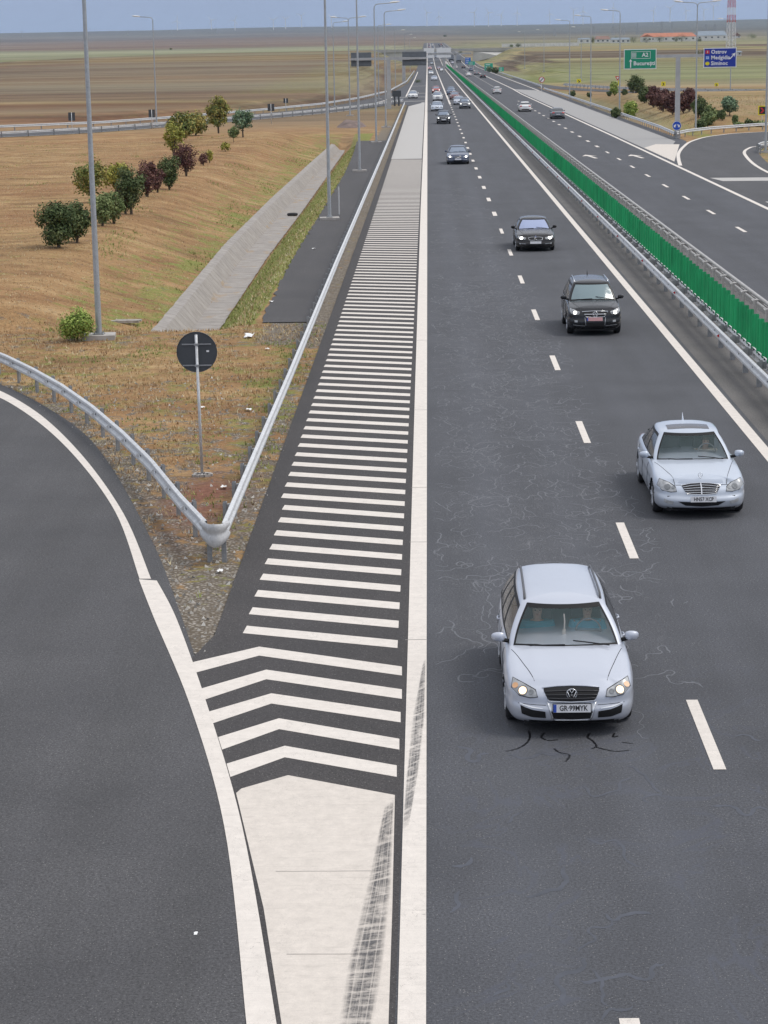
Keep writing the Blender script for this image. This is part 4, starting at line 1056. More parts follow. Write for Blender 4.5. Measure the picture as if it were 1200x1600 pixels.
# 3 black SUV
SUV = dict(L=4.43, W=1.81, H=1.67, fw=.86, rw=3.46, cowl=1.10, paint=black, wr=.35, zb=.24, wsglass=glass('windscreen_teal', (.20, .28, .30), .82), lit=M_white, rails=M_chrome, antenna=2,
    plan=[(0, 0), (.28, .006), (.56, .04), (.76, .13), (.865, .33), (.898, .75), (.905, 1.5), (.905, 2.6), (.895, 3.5), (.85, 4.0), (.76, 4.30), (.5, 4.41), (0, 4.43)],
    deck=[(0, .84), (.25, .88), (.6, .95), (1.1, 1.03), (1.8, 1.05), (3.0, 1.08), (4.43, 1.08)],
    gh=dict(b0=1.08, b1=4.34, t0=1.75, t1=3.95, bw=.82, tw=.61, twr=.58, pillars=(.36, .70)),
    face=dict(hl=([(.50, .80), (.62, .84), (.74, .88), (.81, .90)], [(.52, .71), (.64, .70), (.76, .72), (.83, .80)]), bulb=(.66, .765), br=.06,
        grille=([(-.43, .80), (0, .815), (.43, .80)], [(-.30, .635), (0, .62), (.30, .635)]), gchrome=.013, bars=1, barr=.016, barmat=M_chrome,
        patches=[('lower_intake', [(-.33, .45), (.33, .45)], [(-.30, .34), (.30, .34)], solid('intake_black', (.006, .006, .007), .7))],
        pairs=[('fog_lamp', [(.58, .52), (.68, .53)], [(.58, .46), (.68, .465)], M_lens), ('bumper_trim', [(.35, .62), (.32, .36)], [(.335, .62), (.305, .36)], M_rim), ('lower_trim', [(.34, .35), (.72, .38)], [(.34, .335), (.72, .365)], M_rim)],
        plate=(-.02, .565, .52, .115, M_platepink), pink=solid('pink_ink', (.4, .12, .12), .6), psx=.8, pblue=True))
SUV['face']['ptext'] = None
car3, h3 = make_car('suv_car', SUV, (5.46, 70.6 + 2.2, 0), 0.0, 'black sport utility car with roof rails and pinkish plate behind the silver saloon', cat='car')
vw_badge(car3, h3, 0, .72, .085, M_chrome)

# 4 dark saloon with twin grille
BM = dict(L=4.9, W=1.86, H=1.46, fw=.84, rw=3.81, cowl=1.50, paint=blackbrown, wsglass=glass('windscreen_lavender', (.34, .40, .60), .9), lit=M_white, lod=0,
    plan=SAL['plan'][:-5] + [(.92, 3.8), (.86, 4.45), (.75, 4.75), (.5, 4.87), (0, 4.9)], deck=[(0, .66), (.25, .73), (.6, .80), (1.4, .90), (2.2, .93), (3.2, .95), (4.9, .93)],
    gh=dict(b0=1.45, b1=4.30, t0=2.2, t1=3.55, bw=.82, tw=.59, twr=.56, pillars=(.43, .80)), mirmat=M_black,
    face=dict(hl=([(.46, .65), (.6, .68), (.72, .71), (.80, .73)], [(.47, .565), (.6, .55), (.74, .565), (.84, .65)]), bulb=(.66, .625), br=.075,
        patches=[('lower_intake', [(-.40, .34), (.40, .34)], [(-.34, .24), (.34, .24)], M_black)],
        pairs=[('grille', [(.025, .655), (.18, .66), (.335, .635)], [(.03, .54), (.16, .53), (.30, .545)], M_black), ('fog_trim', [(.45, .375), (.72, .39)], [(.45, .36), (.72, .375)], M_rim), ('fog_lamp', [(.69, .40), (.76, .41)], [(.69, .35), (.76, .36)], M_lens)],
        plate=(0.0, .43, .52, .115, M_plate), psx=.82))
BM['face']['ptext'] = None
car4, h4 = make_car('saloon_car', BM, (4.98, 100.8 + 2.45, 0), 0.0, 'dark brown black saloon with a two part kidney shaped grille and lit lamps')
for sgn in (-1, 1):
    m = MB(); lp = [h4['fhit'](sgn * x, z) for x, z in ((.025, .655), (.10, .665), (.18, .66), (.335, .635), (.30, .545), (.16, .53), (.03, .54))]
    m.tube([p + n_ * .012 for p, n_ in lp], .012, 6, closed=True); m.build('grille_frame', M_chrome, car4, smooth=True)
hp, hn = h4['fhit'](0, .69); m = MB()
for q in range(4): m.add([hp + Vector((0, -.02, .01))] + [hp + Vector((cos(a) * .04, -.02, .01 + sin(a) * .04)) for a in [pi / 2 * q + pi / 2 * i / 5 for i in range(6)]], [tuple(range(7))], q % 2)
m.build('emblem', [M_plate, M_blueink], car4)

# generic traffic
def spec(kind, paint, **k):
    if kind == 'saloon': s = dict(BM, face=dict(BM['face'])); s['plan'] = BM['plan']
    elif kind == 'suv': s = dict(SUV, rails=None)
    elif kind == 'hatch':
        s = dict(L=4.25, W=1.78, H=1.49, fw=.85, rw=3.45, cowl=1.05, deck=[(0, .70), (.3, .77), (.6, .84), (1.1, .93), (2, .96), (4.25, .99)], plan=None,
                 gh=dict(b0=1.02, b1=4.16, t0=1.75, t1=3.75, bw=.80, tw=.58, twr=.55, pillars=(.4, .75)), face=dict(WAGON['face']))
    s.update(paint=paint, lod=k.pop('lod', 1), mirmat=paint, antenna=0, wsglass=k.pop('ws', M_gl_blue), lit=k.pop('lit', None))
    f = dict(s['face']); f.pop('ptext', None); f['pblue'] = False; f['pframe'] = False; f['plate'] = (0, f['plate'][1], .52, .115, M_plate)
    if kind == 'saloon': f['grille'] = ([(-.30, .66), (.30, .66)], [(-.26, .55), (.26, .55)]); f['pairs'] = f['pairs'][1:]; f['gchrome'] = .012
    s['face'] = f; s.update(k); return s
TR = 'cars driving towards the bridge'; TA = 'cars driving away on the opposite carriageway'
traffic = [('saloon_car', 'saloon', navy, 2.42, 178.9, 0, M_white, 1, 'navy blue saloon alone in the slow lane behind the dark saloon with two part grille', TR),
 ('suv_car', 'suv', black, 1.95, 275.8, 0, M_white, 1, 'black sport utility car in the slow lane, right in front of a pale silver car', TR),
 ('saloon_car', 'saloon', silver2, 1.35, 333, 0, None, 1, 'pale silver saloon tucked behind the black sport utility car', TR),
 ('suv_car', 'suv', white, 1.75, 398, 0, None, 1, 'white boxy sport utility car between the pale silver saloon and the red car', TR),
 ('hatchback_car', 'hatch', red, 1.75, 470, 0, M_white, 1, 'red bonneted car with both lamps lit behind the white sport utility car', TR),
 ('suv_car', 'suv', grey, 5.85, 344.5, 0, M_white, 1, 'dark grey sport utility car leading the column in the fast lane with lit lamps', TR),
 ('saloon_car', 'saloon', silver, 5.25, 368, 0, None, 1, 'light grey saloon second in the fast lane column', TR),
 ('saloon_car', 'saloon', darkred, 5.0, 408, 0, None, 1, 'dark red saloon third in the fast lane column', TR),
 ('suv_car', 'suv', blue, 4.75, 448, 0, None, 1, 'steel blue sport utility car at the back of the fast lane column', TR),
 ('saloon_car', 'saloon', silver, 1.9, 655, 0, None, 2, 'small silver car in the slow lane, well behind the red car', TR),
 ('hatchback_car', 'hatch', white, 1.2, 800, 0, None, 2, 'small white hatchback in the slow lane below the white overhead boards', TR),
 ('hatchback_car', 'hatch', red, 0.9, 1000, 0, M_white, 2, 'tiny red hatchback with lit lamps in the slow lane near the far bridge', TR),
 ('hatchback_car', 'hatch', white, 6.0, 900, 0, None, 2, 'tiny white hatchback in the fast lane near the far bridge', TR),
 ('saloon_car', 'saloon', darkred, 5.0, 985, 0, None, 2, 'tiny dark red saloon in the fast lane just short of the far bridge', TR),
 ('saloon_car', 'saloon', grey, 2.2, 1180, 0, None, 2, 'tiny grey saloon in the slow lane under the far bridge', TR),
 ('saloon_car', 'saloon', white, -2.95, 422, 0.0, None, 1, 'white saloon driving on the far slip road beside the motorway', None),
 ('saloon_car', 'saloon', white, 14.45, 323, pi, None, 1, 'white saloon seen from behind in the inner opposite lane', TA),
 ('suv_car', 'saloon', grey, 17.25, 288, pi, None, 1, 'dark grey car seen from behind, nearest of those driving away', TA),
 ('hatchback_car', 'hatch', white, 14.3, 450, pi, None, 1, 'white hatchback seen from behind further up the inner opposite lane', TA),
 ('saloon_car', 'saloon', white, 13.8, 735, pi, None, 2, 'small white car driving away left of two dark cars', TA),
 ('saloon_car', 'saloon', black, 17.5, 690, pi, None, 2, 'small black car driving away, lower of a close dark pair', TA),
 ('saloon_car', 'saloon', grey, 17.3, 770, pi, None, 2, 'small charcoal car driving away, upper of a close dark pair', TA),
 ('hatchback_car', 'hatch', blue, 17.9, 900, pi, None, 2, 'tiny bluish car driving away in the outer lane', TA),
 ('suv_car', 'suv', white, 12.9, 1010, pi, None, 2, 'tiny white car driving away beside the end of the green screen', TA),
 ('saloon_car', 'saloon', black, 16.9, 1030, pi, None, 2, 'tiny black car driving away near the far bridge', TA),
 ('saloon_car', 'saloon', silver, 13.6, 1190, pi, None, 2, 'tiny silver car driving away under the far bridge', TA)]
for nm, kind, pt, x, y, rz, lit, lod, lab, grp in traffic:
    s = spec(kind, pt, lit=lit, lod=lod); hl_ = s['L'] / 2
    make_car(nm, s, (x, y + (hl_ if rz == 0 else hl_), prof(y)), rz, lab, grp)
# far crawling traffic beyond the bridge, one built and copied
fc, _ = make_car('saloon_car', spec('suv', grey, lod=2), (2.0, 1420, prof(1420)), 0, 'distant grey car first beyond the far bridge in the slow lane', 'distant traffic beyond the bridge')
Rq = random.Random(3)
cols = [('white', white), ('black', black), ('silver', silver), ('dark blue', navy), ('grey', grey), ('red', red)]
seq = []
for i in range(26):
    lane = (2.0, 5.9, 14.2, 17.8)[i % 4]; y = 1400 + i * 62 + Rq.uniform(-12, 12); cn, cm = cols[Rq.randrange(6)]
    c = copy_tree(fc); c.location = (lane, y, prof(y)); c.rotation_euler.z = 0 if lane < 10 else pi
    for ch in c.children:
        if ch.name.split('.')[0] in ('body', 'roof', 'wing_mirror'):
            ch.material_slots[0].link = 'OBJECT'; ch.material_slots[0].material = cm
    c['label'] = 'tiny distant car on the motorway beyond the far bridge'
fc['label'] = 'tiny distant car on the motorway beyond the far bridge'
# lorries beyond the bridge
def lorry(x, y, rz, mat, label):
    r = empty('lorry', (x, y, prof(y)), rz, label, 'lorry', 'lorries beyond the bridge')
    m = MB(); m.box((0, -6.2, 1.9), (2.45, 2.1, 2.5), taper=.93); m.box((0, -6.2, 3.4), (2.2, 1.6, .5), taper=.7); m.build('cab', mat, r)
    m = MB(); m.box((0, -7.27, 2.35), (2.1, .06, .8)); m.build('windscreen', M_gl_dark, r)
    m = MB(); m.box((0, 1.4, 2.6), (2.5, 12.6, 2.8)); m.build('trailer', solid('tarp_' + mat.name, (.3, .32, .36), .7), r)
    m = MB(); m.box((0, 0.5, .95), (2.2, 13, .35)); m.build('chassis', M_black, r)
    for yy in (-6.4, -3.6, 3.6, 4.9, 6.2):
        for sx in (-1.1, 1.1): wheel(r, sx, yy, .5, .3, 1 if sx > 0 else -1, False)
    return r
lorry(17.6, 1240, pi, black, 'dark lorry driving away just past the far bridge'); lorry(14.0, 1290, pi, grey, 'grey lorry driving away beside the dark one past the far bridge')
lorry(2.0, 1620, 0, white, 'white cabbed lorry approaching on the rise beyond the far bridge')

# people inside the two nearest cars
def skin_chain(verts, edges, radii, mat, name, parent, root_i=0, sub=2):
    me = bpy.data.meshes.new(name); me.from_pydata([tuple(v) for v in verts], edges, []); o = bpy.data.objects.new(name, me); COL.objects.link(o)
    sk = o.modifiers.new('skin', 'SKIN'); ss = o.modifiers.new('sub', 'SUBSURF'); ss.levels = sub; ss.render_levels = sub
    for i, r in enumerate(radii):
        r = r if isinstance(r, tuple) else (r, r); me.skin_vertices[0].data[i].radius = r; me.skin_vertices[0].data[i].use_root = (i == root_i)
    dg = bpy.context.evaluated_depsgraph_get(); m2 = bpy.data.meshes.new_from_object(o.evaluated_get(dg)); bpy.data.objects.remove(o); bpy.data.meshes.remove(me)
    m2.materials.clear(); m2.materials.append(mat); m2.polygons.foreach_set('use_smooth', [True] * len(m2.polygons)); m2.name = name
    o = bpy.data.objects.new(name, m2); COL.objects.link(o); o.parent = parent; return o
M_skin = solid('skin', (.48, .29, .21), .55, var=.06)
def person_in_car(loc, shirt, hair, driving, label, drv_dx=0.0):
    """seated figure facing -y; hips at z=0"""
    r = empty('person', loc, 0, label, 'person')
    V = [(0, 0, 0), (0, .04, .22), (0, .07, .42), (0, .06, .49), (0, .03, .55), (0, .01, .65), (0, .0, .73),
         (.10, -.02, -.02), (.16, -.40, .06), (.17, -.52, -.30), (.17, -.66, -.34), (-.10, -.02, -.02), (-.16, -.40, .06), (-.17, -.52, -.30), (-.17, -.66, -.34)]
    E = [(0, 1), (1, 2), (2, 3), (3, 4), (4, 5), (5, 6), (0, 7), (7, 8), (8, 9), (9, 10), (0, 11), (11, 12), (12, 13), (13, 14)]
    Rd = [(.16, .12), (.17, .12), (.19, .12), (.075, .075), (.055, .055), (.085, .10), (.07, .085), .10, .075, .055, .04, .10, .075, .055, .04]
    arms = []
    for s in (1, -1):
        b = len(V)
        if driving: V += [(.19 * s, .05, .44), (.25 * s, -.10, .22), (.16 * s, -.34, .30), (.15 * s, -.41, .33)]
        else: V += [(.19 * s, .05, .44), (.24 * s, -.02, .18), (.13 * s, -.22, .08), (.07 * s, -.29, .08)]
        E += [(2, b), (b, b + 1), (b + 1, b + 2), (b + 2, b + 3)]; Rd += [.075, .055, .038, .03]; arms.append(b)
    skin_chain(V, E, Rd, M_skin, 'body', r)
    # shirt over torso and upper arms
    V2 = [(0, 0, .02), (0, .04, .22), (0, .07, .42), (0, .062, .49)]; E2 = [(0, 1), (1, 2), (2, 3)]; R2 = [(.185, .14), (.195, .14), (.215, .14), (.09, .09)]
    for s in (1, -1):
        b = len(V2); el = Vector(V[arms[0] + 1]) if s > 0 else Vector(V[arms[1] + 1]); sh = Vector((.20 * s, .05, .44)); V2 += [tuple(sh), tuple(sh.lerp(el, .75))]; E2 += [(2, b), (b, b + 1)]; R2 += [.092, .078]
    skin_chain(V2, E2, R2, shirt, 'shirt', r)
    V3 = [(0, 0, -.01), (.11, -.02, -.02), (.16, -.40, .06), (.17, -.51, -.26), (-.11, -.02, -.02), (-.16, -.40, .06), (-.17, -.51, -.26)]
    skin_chain(V3, [(0, 1), (1, 2), (2, 3), (0, 4), (4, 5), (5, 6)], [(.18, .13), .115, .09, .068, .115, .09, .068], solid('jeans', (.04, .05, .08), .9), 'trousers', r)
    # hair cap, eyes, nose
    m = MB(); rows = []
    for i in range(7):
        t = i / 6 * 1.75; rows.append([(.093 * sin(t) * cos(a), .02 + .112 * sin(t) * sin(a) + .012, .685 + .115 * cos(t) + (.045 if sin(a) < -.3 and i > 3 else 0)) for a in [2 * pi * k / 14 for k in range(14)]])
    m.grid(rows, closed=True); m.build('hair', hair, r, smooth=True)
    m = MB(); m.tube([(0, -.088, .675), (0, -.112, .65), (0, -.095, .64)], [.008, .014, .008], 6); m.build('nose', M_skin, r, smooth=True)
    for s in (-1, 1):
        m = MB(); m.tube([(s * .034, -.082, .682), (s * .034, -.092, .682)], .010, 8); m.build('eye', M_ink, r)
    m = MB(); m.tube([(-.025, -.090, .615), (0, -.094, .612), (.025, -.090, .615)], .005, 5); m.build('mouth', solid('lips', (.35, .14, .12), .5), r)
    for s in (1, -1):
        # five fingers, curled
        if driving: hb = Vector((.15 * s, -.42, .33))
        else: hb = Vector((.06 * s, -.30, .08))
        for q in range(5):
            m = MB(); off = Vector(((q - 1.8) * .017 * s, 0, .006 if q < 4 else -.01)); ln = (.035, .042, .045, .040, .03)[q]; d = Vector((0 if q < 4 else .6 * s, -1, 0)).normalized()
            p = hb + off; m.tube([p, p + d * ln, p + d * (ln + .012) + Vector((0, 0, -.025)), p + d * (ln - .006) + Vector((0, 0, -.045))], [.0095, .009, .008, .007], 6); m.build('finger', M_skin, r, smooth=True)
    return r
tealA = solid('teal_shirt', (.05, .26, .33), .9, var=.12); tealB = solid('pale_blue_shirt', (.13, .40, .52), .9, var=.12); cream = solid('cream_shirt', (.62, .58, .5), .9)
hd = solid('dark_hair', (.02, .016, .014), .7); hb_ = solid('brown_hair', (.10, .06, .035), .7)
cx, cy = car1.location.x, car1.location.y
person_in_car((cx + .37, cy - .20, .60), tealB, hd, True, 'driver in a pale blue shirt with both hands at the wheel of the silver estate')
person_in_car((cx - .37, cy - .16, .59), tealA, hb_, False, 'passenger in a teal shirt in the front seat of the silver estate')
cx, cy = car2.location.x, car2.location.y
person_in_car((cx + .37, cy - .10, .50), cream, hb_, True, 'driver in a cream shirt inside the silver saloon with the sunroof')
# ------------------------------------------------------------------ guardrails
def galv(name, col, rough=.45, metal=.55):
    N = NT(name); P = N.pos(); v = N.n('ShaderNodeTexVoronoi'); N.l(P, v.inputs['Vector']); v.inputs['Scale'].default_value = 26
    n = N.noise(P, 3.0, 5, .7); s_ = N.noise(N.pos((6, 6, .8)), 1.0, 4, .7)
    c = N.mix(N.rng(N.sepxyz(v.outputs['Color'])[0], 0, 1), tuple(k * .88 for k in col), tuple(k * 1.1 for k in col)); c = N.mix(N.rng(n, .35, .7, 0, .45), c, tuple(k * .6 for k in col))
    c = N.mix(N.rng(s_, .58, .75, 0, .35), c, (.26, .22, .18))
    N.set(col=c, metal=metal, rough=N.rng(n, .3, .7, rough, rough + .15)); return N.m
M_galv = galv('galvanised_steel', (.66, .67, .68), .5, .25); M_galv_d = galv('galvanised_post', (.33, .34, .35), .55, .3); M_galv_old = galv('weathered_steel', (.50, .48, .46), .6, .25)
M_refl_r = solid('reflector_red', (.55, .02, .02), .25); M_refl_w = solid('reflector_white', (.66, .66, .66), .3)
WB = [(0, .155), (.02, .16), (.075, .135), (.085, .10), (.08, .065), (.03, .025), (.02, 0), (.03, -.025), (.08, -.065), (.085, -.10), (.075, -.135), (.02, -.16), (0, -.155)]
WB = WB + [(a - .012, b) for a, b in reversed(WB[1:-1])]
def wbeam(m, path, side, zc=.6, prof2=WB, zf=None, sc=1.0):
    pts = [Vector(p) for p in path]; rows = []
    for i, p in enumerate(pts):
        d = (pts[min(i + 1, len(pts) - 1)] - pts[max(i - 1, 0)]); d.z = 0; d.normalize(); n = Vector((d.y, -d.x, 0)) * side
        z0 = p.z if zf is None else zf(p)
        rows.append([(p.x + n.x * a * sc, p.y + n.y * a * sc, z0 + zc + b * sc) for a, b in prof2])
    m.grid(rows, closed=True); n_ = len(prof2); b0 = len(m.v) - n_ * len(rows)
    m.f.append(tuple(b0 + k for k in range(n_))); m.f.append(tuple(b0 + (len(rows) - 1) * n_ + k for k in range(n_))); m.m += [0, 0]
def post_mesh(m, p, d, n, z0, z1, w=.12, t=.07, off=-.10):
    """C profile post"""
    c = Vector((p.x, p.y, 0)) + n * off; th = .012
    for a, b, wa, wb_ in ((0, 0, w, th), (-w / 2, t / 2, th, t), (w / 2, t / 2, th, t)):
        cc = c + d * a - n * b; ax = d; 
        vs = []
        for z in (z0, z1):
            for sx, sy in ((-1, -1), (1, -1), (1, 1), (-1, 1)): q = cc + d * sx * wa / 2 + n * sy * wb_ / 2; vs.append((q.x, q.y, z))
        m.add(vs, [(0, 3, 2, 1), (4, 5, 6, 7), (0, 1, 5, 4), (1, 2, 6, 5), (2, 3, 7, 6), (3, 0, 4, 7)])
def guardrail(name, path, side, label, step=2.0, pstep=2.0, zc=.57, refl=None, rstep=8.0, group=None, mat=None, maxp=100, double=False, start=0.0, spacers=True, ground=None):
    root = empty(name, (path[0][0], path[0][1], 0), 0, label, 'guardrail', group); inv = Vector((-path[0][0], -path[0][1], 0))
    gz = ground or (lambda p: prof(p.y))
    P3 = resample([(p[0], p[1], 0) for p in path], step)
    if (P3[-1] - Vector((path[-1][0], path[-1][1], 0))).length > .05: P3.append(Vector((path[-1][0], path[-1][1], 0)))
    m = MB(); wbeam(m, P3, side, zc, zf=gz); m.v = [(a + inv.x, b + inv.y, c) for a, b, c in m.v]; m.build('rail', mat or M_galv, root, smooth=True, sharp=35)
    pp = resample([(p[0], p[1], 0) for p in path], pstep); pp = pp[1:] if abs(path[0][0] + 4.3) < .001 or path[0] == (-4.0, 39.3) else pp; rest = MB(); first = True
    for i, p in enumerate(pp):
        q = pp[min(i + 1, len(pp) - 1)]; pr = pp[max(i - 1, 0)]; d = (q - pr).normalized(); n = Vector((d.y, -d.x, 0)) * side; z0 = gz(p)
        mm = rest if i >= maxp else MB()
        post_mesh(mm, p, d, n, z0 - .1, z0 + zc + .14)
        if spacers: mm.box((p.x - n.x * .03, p.y - n.y * .03, z0 + zc), (.10, .10, .2), rz=atan2(d.y, d.x))
        mm.box((p.x + n.x * .031, p.y + n.y * .031, z0 + zc), (.05, .03, .05), rz=atan2(d.y, d.x))
        if mm is not rest:
            mm.v = [(a + inv.x, b + inv.y, c) for a, b, c in mm.v]; mm.build('post', M_galv_d, root)
    if rest.v:
        rest.v = [(a + inv.x, b + inv.y, c) for a, b, c in rest.v]; o = rest.build('post', M_galv_d, root); o['kind'] = 'stuff'
    if refl:
        rp = resample([(p[0], p[1], 0) for p in path], rstep)[1:][:60]
        for i, p in enumerate(rp):
            pr = rp[i - 1] if i else P3[0]; d = (p - pr).normalized(); n = Vector((d.y, -d.x, 0)) * side; z0 = gz(p) + zc
            c = p + n * .075 + inv; m = MB(); a = [(0, .055), (.02, .055), (.02, -.055), (0, -.055)]
            vs = [c + n * .0 + Vector((0, 0, z0 + .06)), c + n * .0 + Vector((0, 0, z0 - .06)), c + n * .085 + Vector((0, 0, z0))]; vs2 = [v + d * .012 for v in vs]
            m.add(vs + vs2, [(0, 1, 2), (5, 4, 3), (0, 3, 4, 1), (1, 4, 5, 2), (2, 5, 3, 0)]); m.build('reflector', refl, root)
    return root
# V-shaped pair in the wedge
RL = [Vector((-4.30, 39.5, 0)), G(285, 826), G(240, 767), G(195, 720), G(148, 677), G(100, 641), G(55, 614), G(5, 588)]
RLp = [(p.x, p.y) for p in RL] + [(-15.5, 67.0), (-18.5, 70.5), (-23, 75.0), (-30, 80)]
guardrail('guardrail', RLp, -1, 'silver guardrail curving along the exit ramp on the left arm of the steel nose', step=.8, pstep=2.0, refl=M_refl_w, rstep=2.0)
guardrail('guardrail', [(-4.0, 39.3), (-3.98, 60), (-4.02, 90), (-4.0, 200), (-4.0, 364)], 1, 'long silver guardrail beside the striped gore, right arm of the steel nose', step=4.0, pstep=2.0)
def nose():
    r = empty('guardrail_nose', (-4.09, 38.9, 0), 0, 'bulging grey steel nose piece joining the two guardrails at the tip of the wedge', 'guardrail end')
    A = Vector((-4.28, 39.45, 0)); B = Vector((-3.93, 39.3, 0)); rows = []
    path = catmull([(-4.37, 39.58, 0), (-4.30, 39.32, 0), (-4.21, 39.06, 0), (-4.11, 38.97, 0), (-4.02, 39.04, 0), (-3.965, 39.25, 0), (-3.955, 39.5, 0)], 5)
    m = MB(); o = Vector((4.09, -38.9, 0)); rr = []
    for i, p in enumerate(path):
        d = (path[min(i + 1, len(path) - 1)] - path[max(i - 1, 0)]).normalized(); n = Vector((d.y, -d.x, 0))
        t = abs(i / (len(path) - 1) - .5) * 2; row = []
        for a, b in WB[:13]:
            k = .25 + .6 * t; e = 1 + .30 * (1 - t)
            if (b < -.12): e += .25 * (1 - t)
            row.append(p + o + n * (a * k + .02) + Vector((0, 0, .6 + b * e)))
        rr.append([q_ - Vector((0, 0, .03)) for q_ in row])
    m.grid(rr); rr2 = [[q - Vector((0, -.012, 0)) for q in row] for row in rr]; m.grid([list(reversed(r_)) for r_ in rr2])
    m.build('nose_plate', galv('nose_steel', (.56, .56, .56), .5, .3), r, smooth=True, sharp=60)
    m = MB(); m.tube([path[i] + o + Vector((0, -.012, .6 + .02)) for i in range(15, 16)] + [path[15] + o + Vector((0, -.012, .46))], .004, 4); m.build('seam', M_black, r)
    for x, y in ((-4.25, 39.30), (-3.97, 39.24)):
        m = MB(); post_mesh(m, Vector((x + 4.09, y - 38.9, 0)), Vector((1, 0, 0)), Vector((0, -1, 0)), -.1, .45, .08, .05, 0); m.build('post', M_galv_d, r)
nose()
# median
guardrail('guardrail', [(9.02, 30), (9.02, 1100)], -1, 'silver guardrail with red reflectors on the near side of the green screen', step=4, pstep=2.67, refl=M_refl_r, rstep=12.0, maxp=100)
guardrail('guardrail', [(9.36, 30), (9.36, 1100)], 1, 'silver guardrail right under the green screen, its far twin', step=4, pstep=2.67, maxp=60, zc=.62)
M_green = solid('green_blade', (0.016, 0.33, 0.12), .5, var=.22, vs=.6, obj=False)
fence = empty('anti_glare_screen', (9.44, 30, 0), 0, 'long screen of upright green blades along the middle of the motorway', 'glare screen')
def blade(m, y, rz=0.0, hh=1.02):
    z0 = prof(y + 30) + .72
    prof_ = [(-.11, .0), (-.095, .022), (-.06, .026), (-.045, .008), (-.01, .008), (.01, .028), (.045, .03), (.06, .008), (.095, .006), (.11, -.004)]
    pts = [(a, b) for a, b in prof_] + [(a, b - .012) for a, b in reversed(prof_)]
    c, s = cos(rz), sin(rz); n = len(pts); vs = []
    for z, k in ((z0, .9), (z0 + .05, 1), (z0 + hh - .03, 1), (z0 + hh, .9)):
        vs += [(c * a * k - s * b, y + s * a * k + c * b, z) for a, b in pts]
    fs = [tuple(range(n)), tuple(3 * n + i for i in range(n))]
    for j in range(3): fs += [(j * n + i, j * n + (i + 1) % n, (j + 1) * n + (i + 1) % n, (j + 1) * n + i) for i in range(n)]
    m.add(vs, fs)
def bracket(m, y):
    z0 = prof(y + 30); m.box((0, y, z0 + .66), (.08, .10, .13)); m.box((0, y, z0 + .58), (.05, .05, .12))
rb = Random = random.Random(5); rest = MB(); restb = MB(); k = 0
y = 20.0
while y < 1060:
    rz = rb.uniform(-.16, .22); 
    if y > 26 and k < 100:
        m = MB(); blade(m, y, rz, 1.02 + rb.uniform(-.02, .02)); m.build('blade', M_green, fence)
        m = MB(); bracket(m, y); m.build('bracket', M_black, fence); k += 1
    else:
        blade(rest, y, rz); bracket(restb, y) if y < 400 else None
    y += 1.0
o = rest.build('blade', M_green, fence); o['kind'] = 'stuff'; o = restb.build('bracket', M_black, fence); o['kind'] = 'stuff'
# double tube barrier of the opposite carriageway
br = empty('tube_barrier', (11.1, 30, 0), 0, 'grey barrier of stacked tubes on tall posts along the opposite carriageway', 'guardrail')
m = MB(); ysx = [0] + [v - 30 for v in YS if 30 < v < 1080] + [1050]
for dx, z, r_ in ((.14, .93, .055), (.02, .80, .045)): m.tube([(dx, v, z + prof(v + 30)) for v in ysx], r_, 8)
m.build('tube', M_galv_old, br, smooth=True)
m = MB(); wbeam(m, [Vector((.20, v, prof(v + 30))) for v in ysx], 1, .6); m.build('rail', M_galv_old, br, smooth=True, sharp=35)
m = MB(); m.tube([(.30, v, .86 + prof(v + 30)) for v in ysx], .03, 6); m.build('rail', M_galv_d, br)
rest = MB(); k = 0; y = 24.0
while y < 1045:
    mm = rest if k >= 100 else MB(); z0 = prof(y + 30)
    mm.box((-.06, y, z0 + .42), (.10, .09, .92)); mm.box((.02, y, z0 + .88), (.16, .13, .05), rx=.1); mm.box((-.02, y + .45, z0 + .80), (.10, .7, .03)); mm.box((.16, y + .1, z0 + .80), (.2, .09, .09))
    if mm is not rest: mm.build('post', M_galv_old, br); k += 1
    y += 2.67 if y < 300 else 4.0
o = rest.build('post', M_galv_old, br); o['kind'] = 'stuff'
# far guardrails
guardrail('guardrail', [(a, b) for a, b in LG], -1, 'guardrail on the near side of the far slip road at left', step=3, pstep=4, maxp=60, spacers=False)
guardrail('guardrail', [(a, b) for a, b in UG], 1, 'guardrail on the outer side of the far slip road, running on to the distant bridge', step=3, pstep=4, maxp=60, spacers=False)
guardrail('guardrail', [(25.15, 221.5), (25.6, 240), (25.7, 300), (25.6, 400), (25.4, 470), (25.4, 476)], -1, 'guardrail beside the grey painted wedge of the opposite carriageway', step=3, pstep=2.67, maxp=70)
guardrail('guardrail', [(25.3, 221.6), (27.2, 227.5), (30.2, 233.3), (35, 239.5), (41, 246), (50, 252), (62, 257)], 1, 'guardrail curving off right along the entry ramp behind the round blue sign', step=1.2, pstep=2.67)
guardrail('guardrail', [(29.0, 188.5), (29.15, 192), (30.0, 195.3), (31.8, 198), (35, 201), (41, 205)], 1, 'short curved guardrail at the right edge inside the entry ramp bend', step=.7, pstep=2.0)
guardrail('guardrail', [(24.9, 478), (26.2, 500), (26.5, 560), (26.4, 700), (26.0, 1000), (26, 1240)], -1, 'guardrail along the far right edge of the opposite carriageway', step=8, pstep=4, maxp=50, spacers=False)
guardrail('guardrail', [(a + 3, b - 5) for a, b in LOOP[:6]], 1, 'distant guardrail in front of the loop road at right', step=5, pstep=4, maxp=60, spacers=False)
guardrail('guardrail', [(a + 4, b + 7) for a, b in LOOP[:6]], 1, 'distant guardrail behind the loop road at right', step=5, pstep=4, maxp=60, spacers=False)

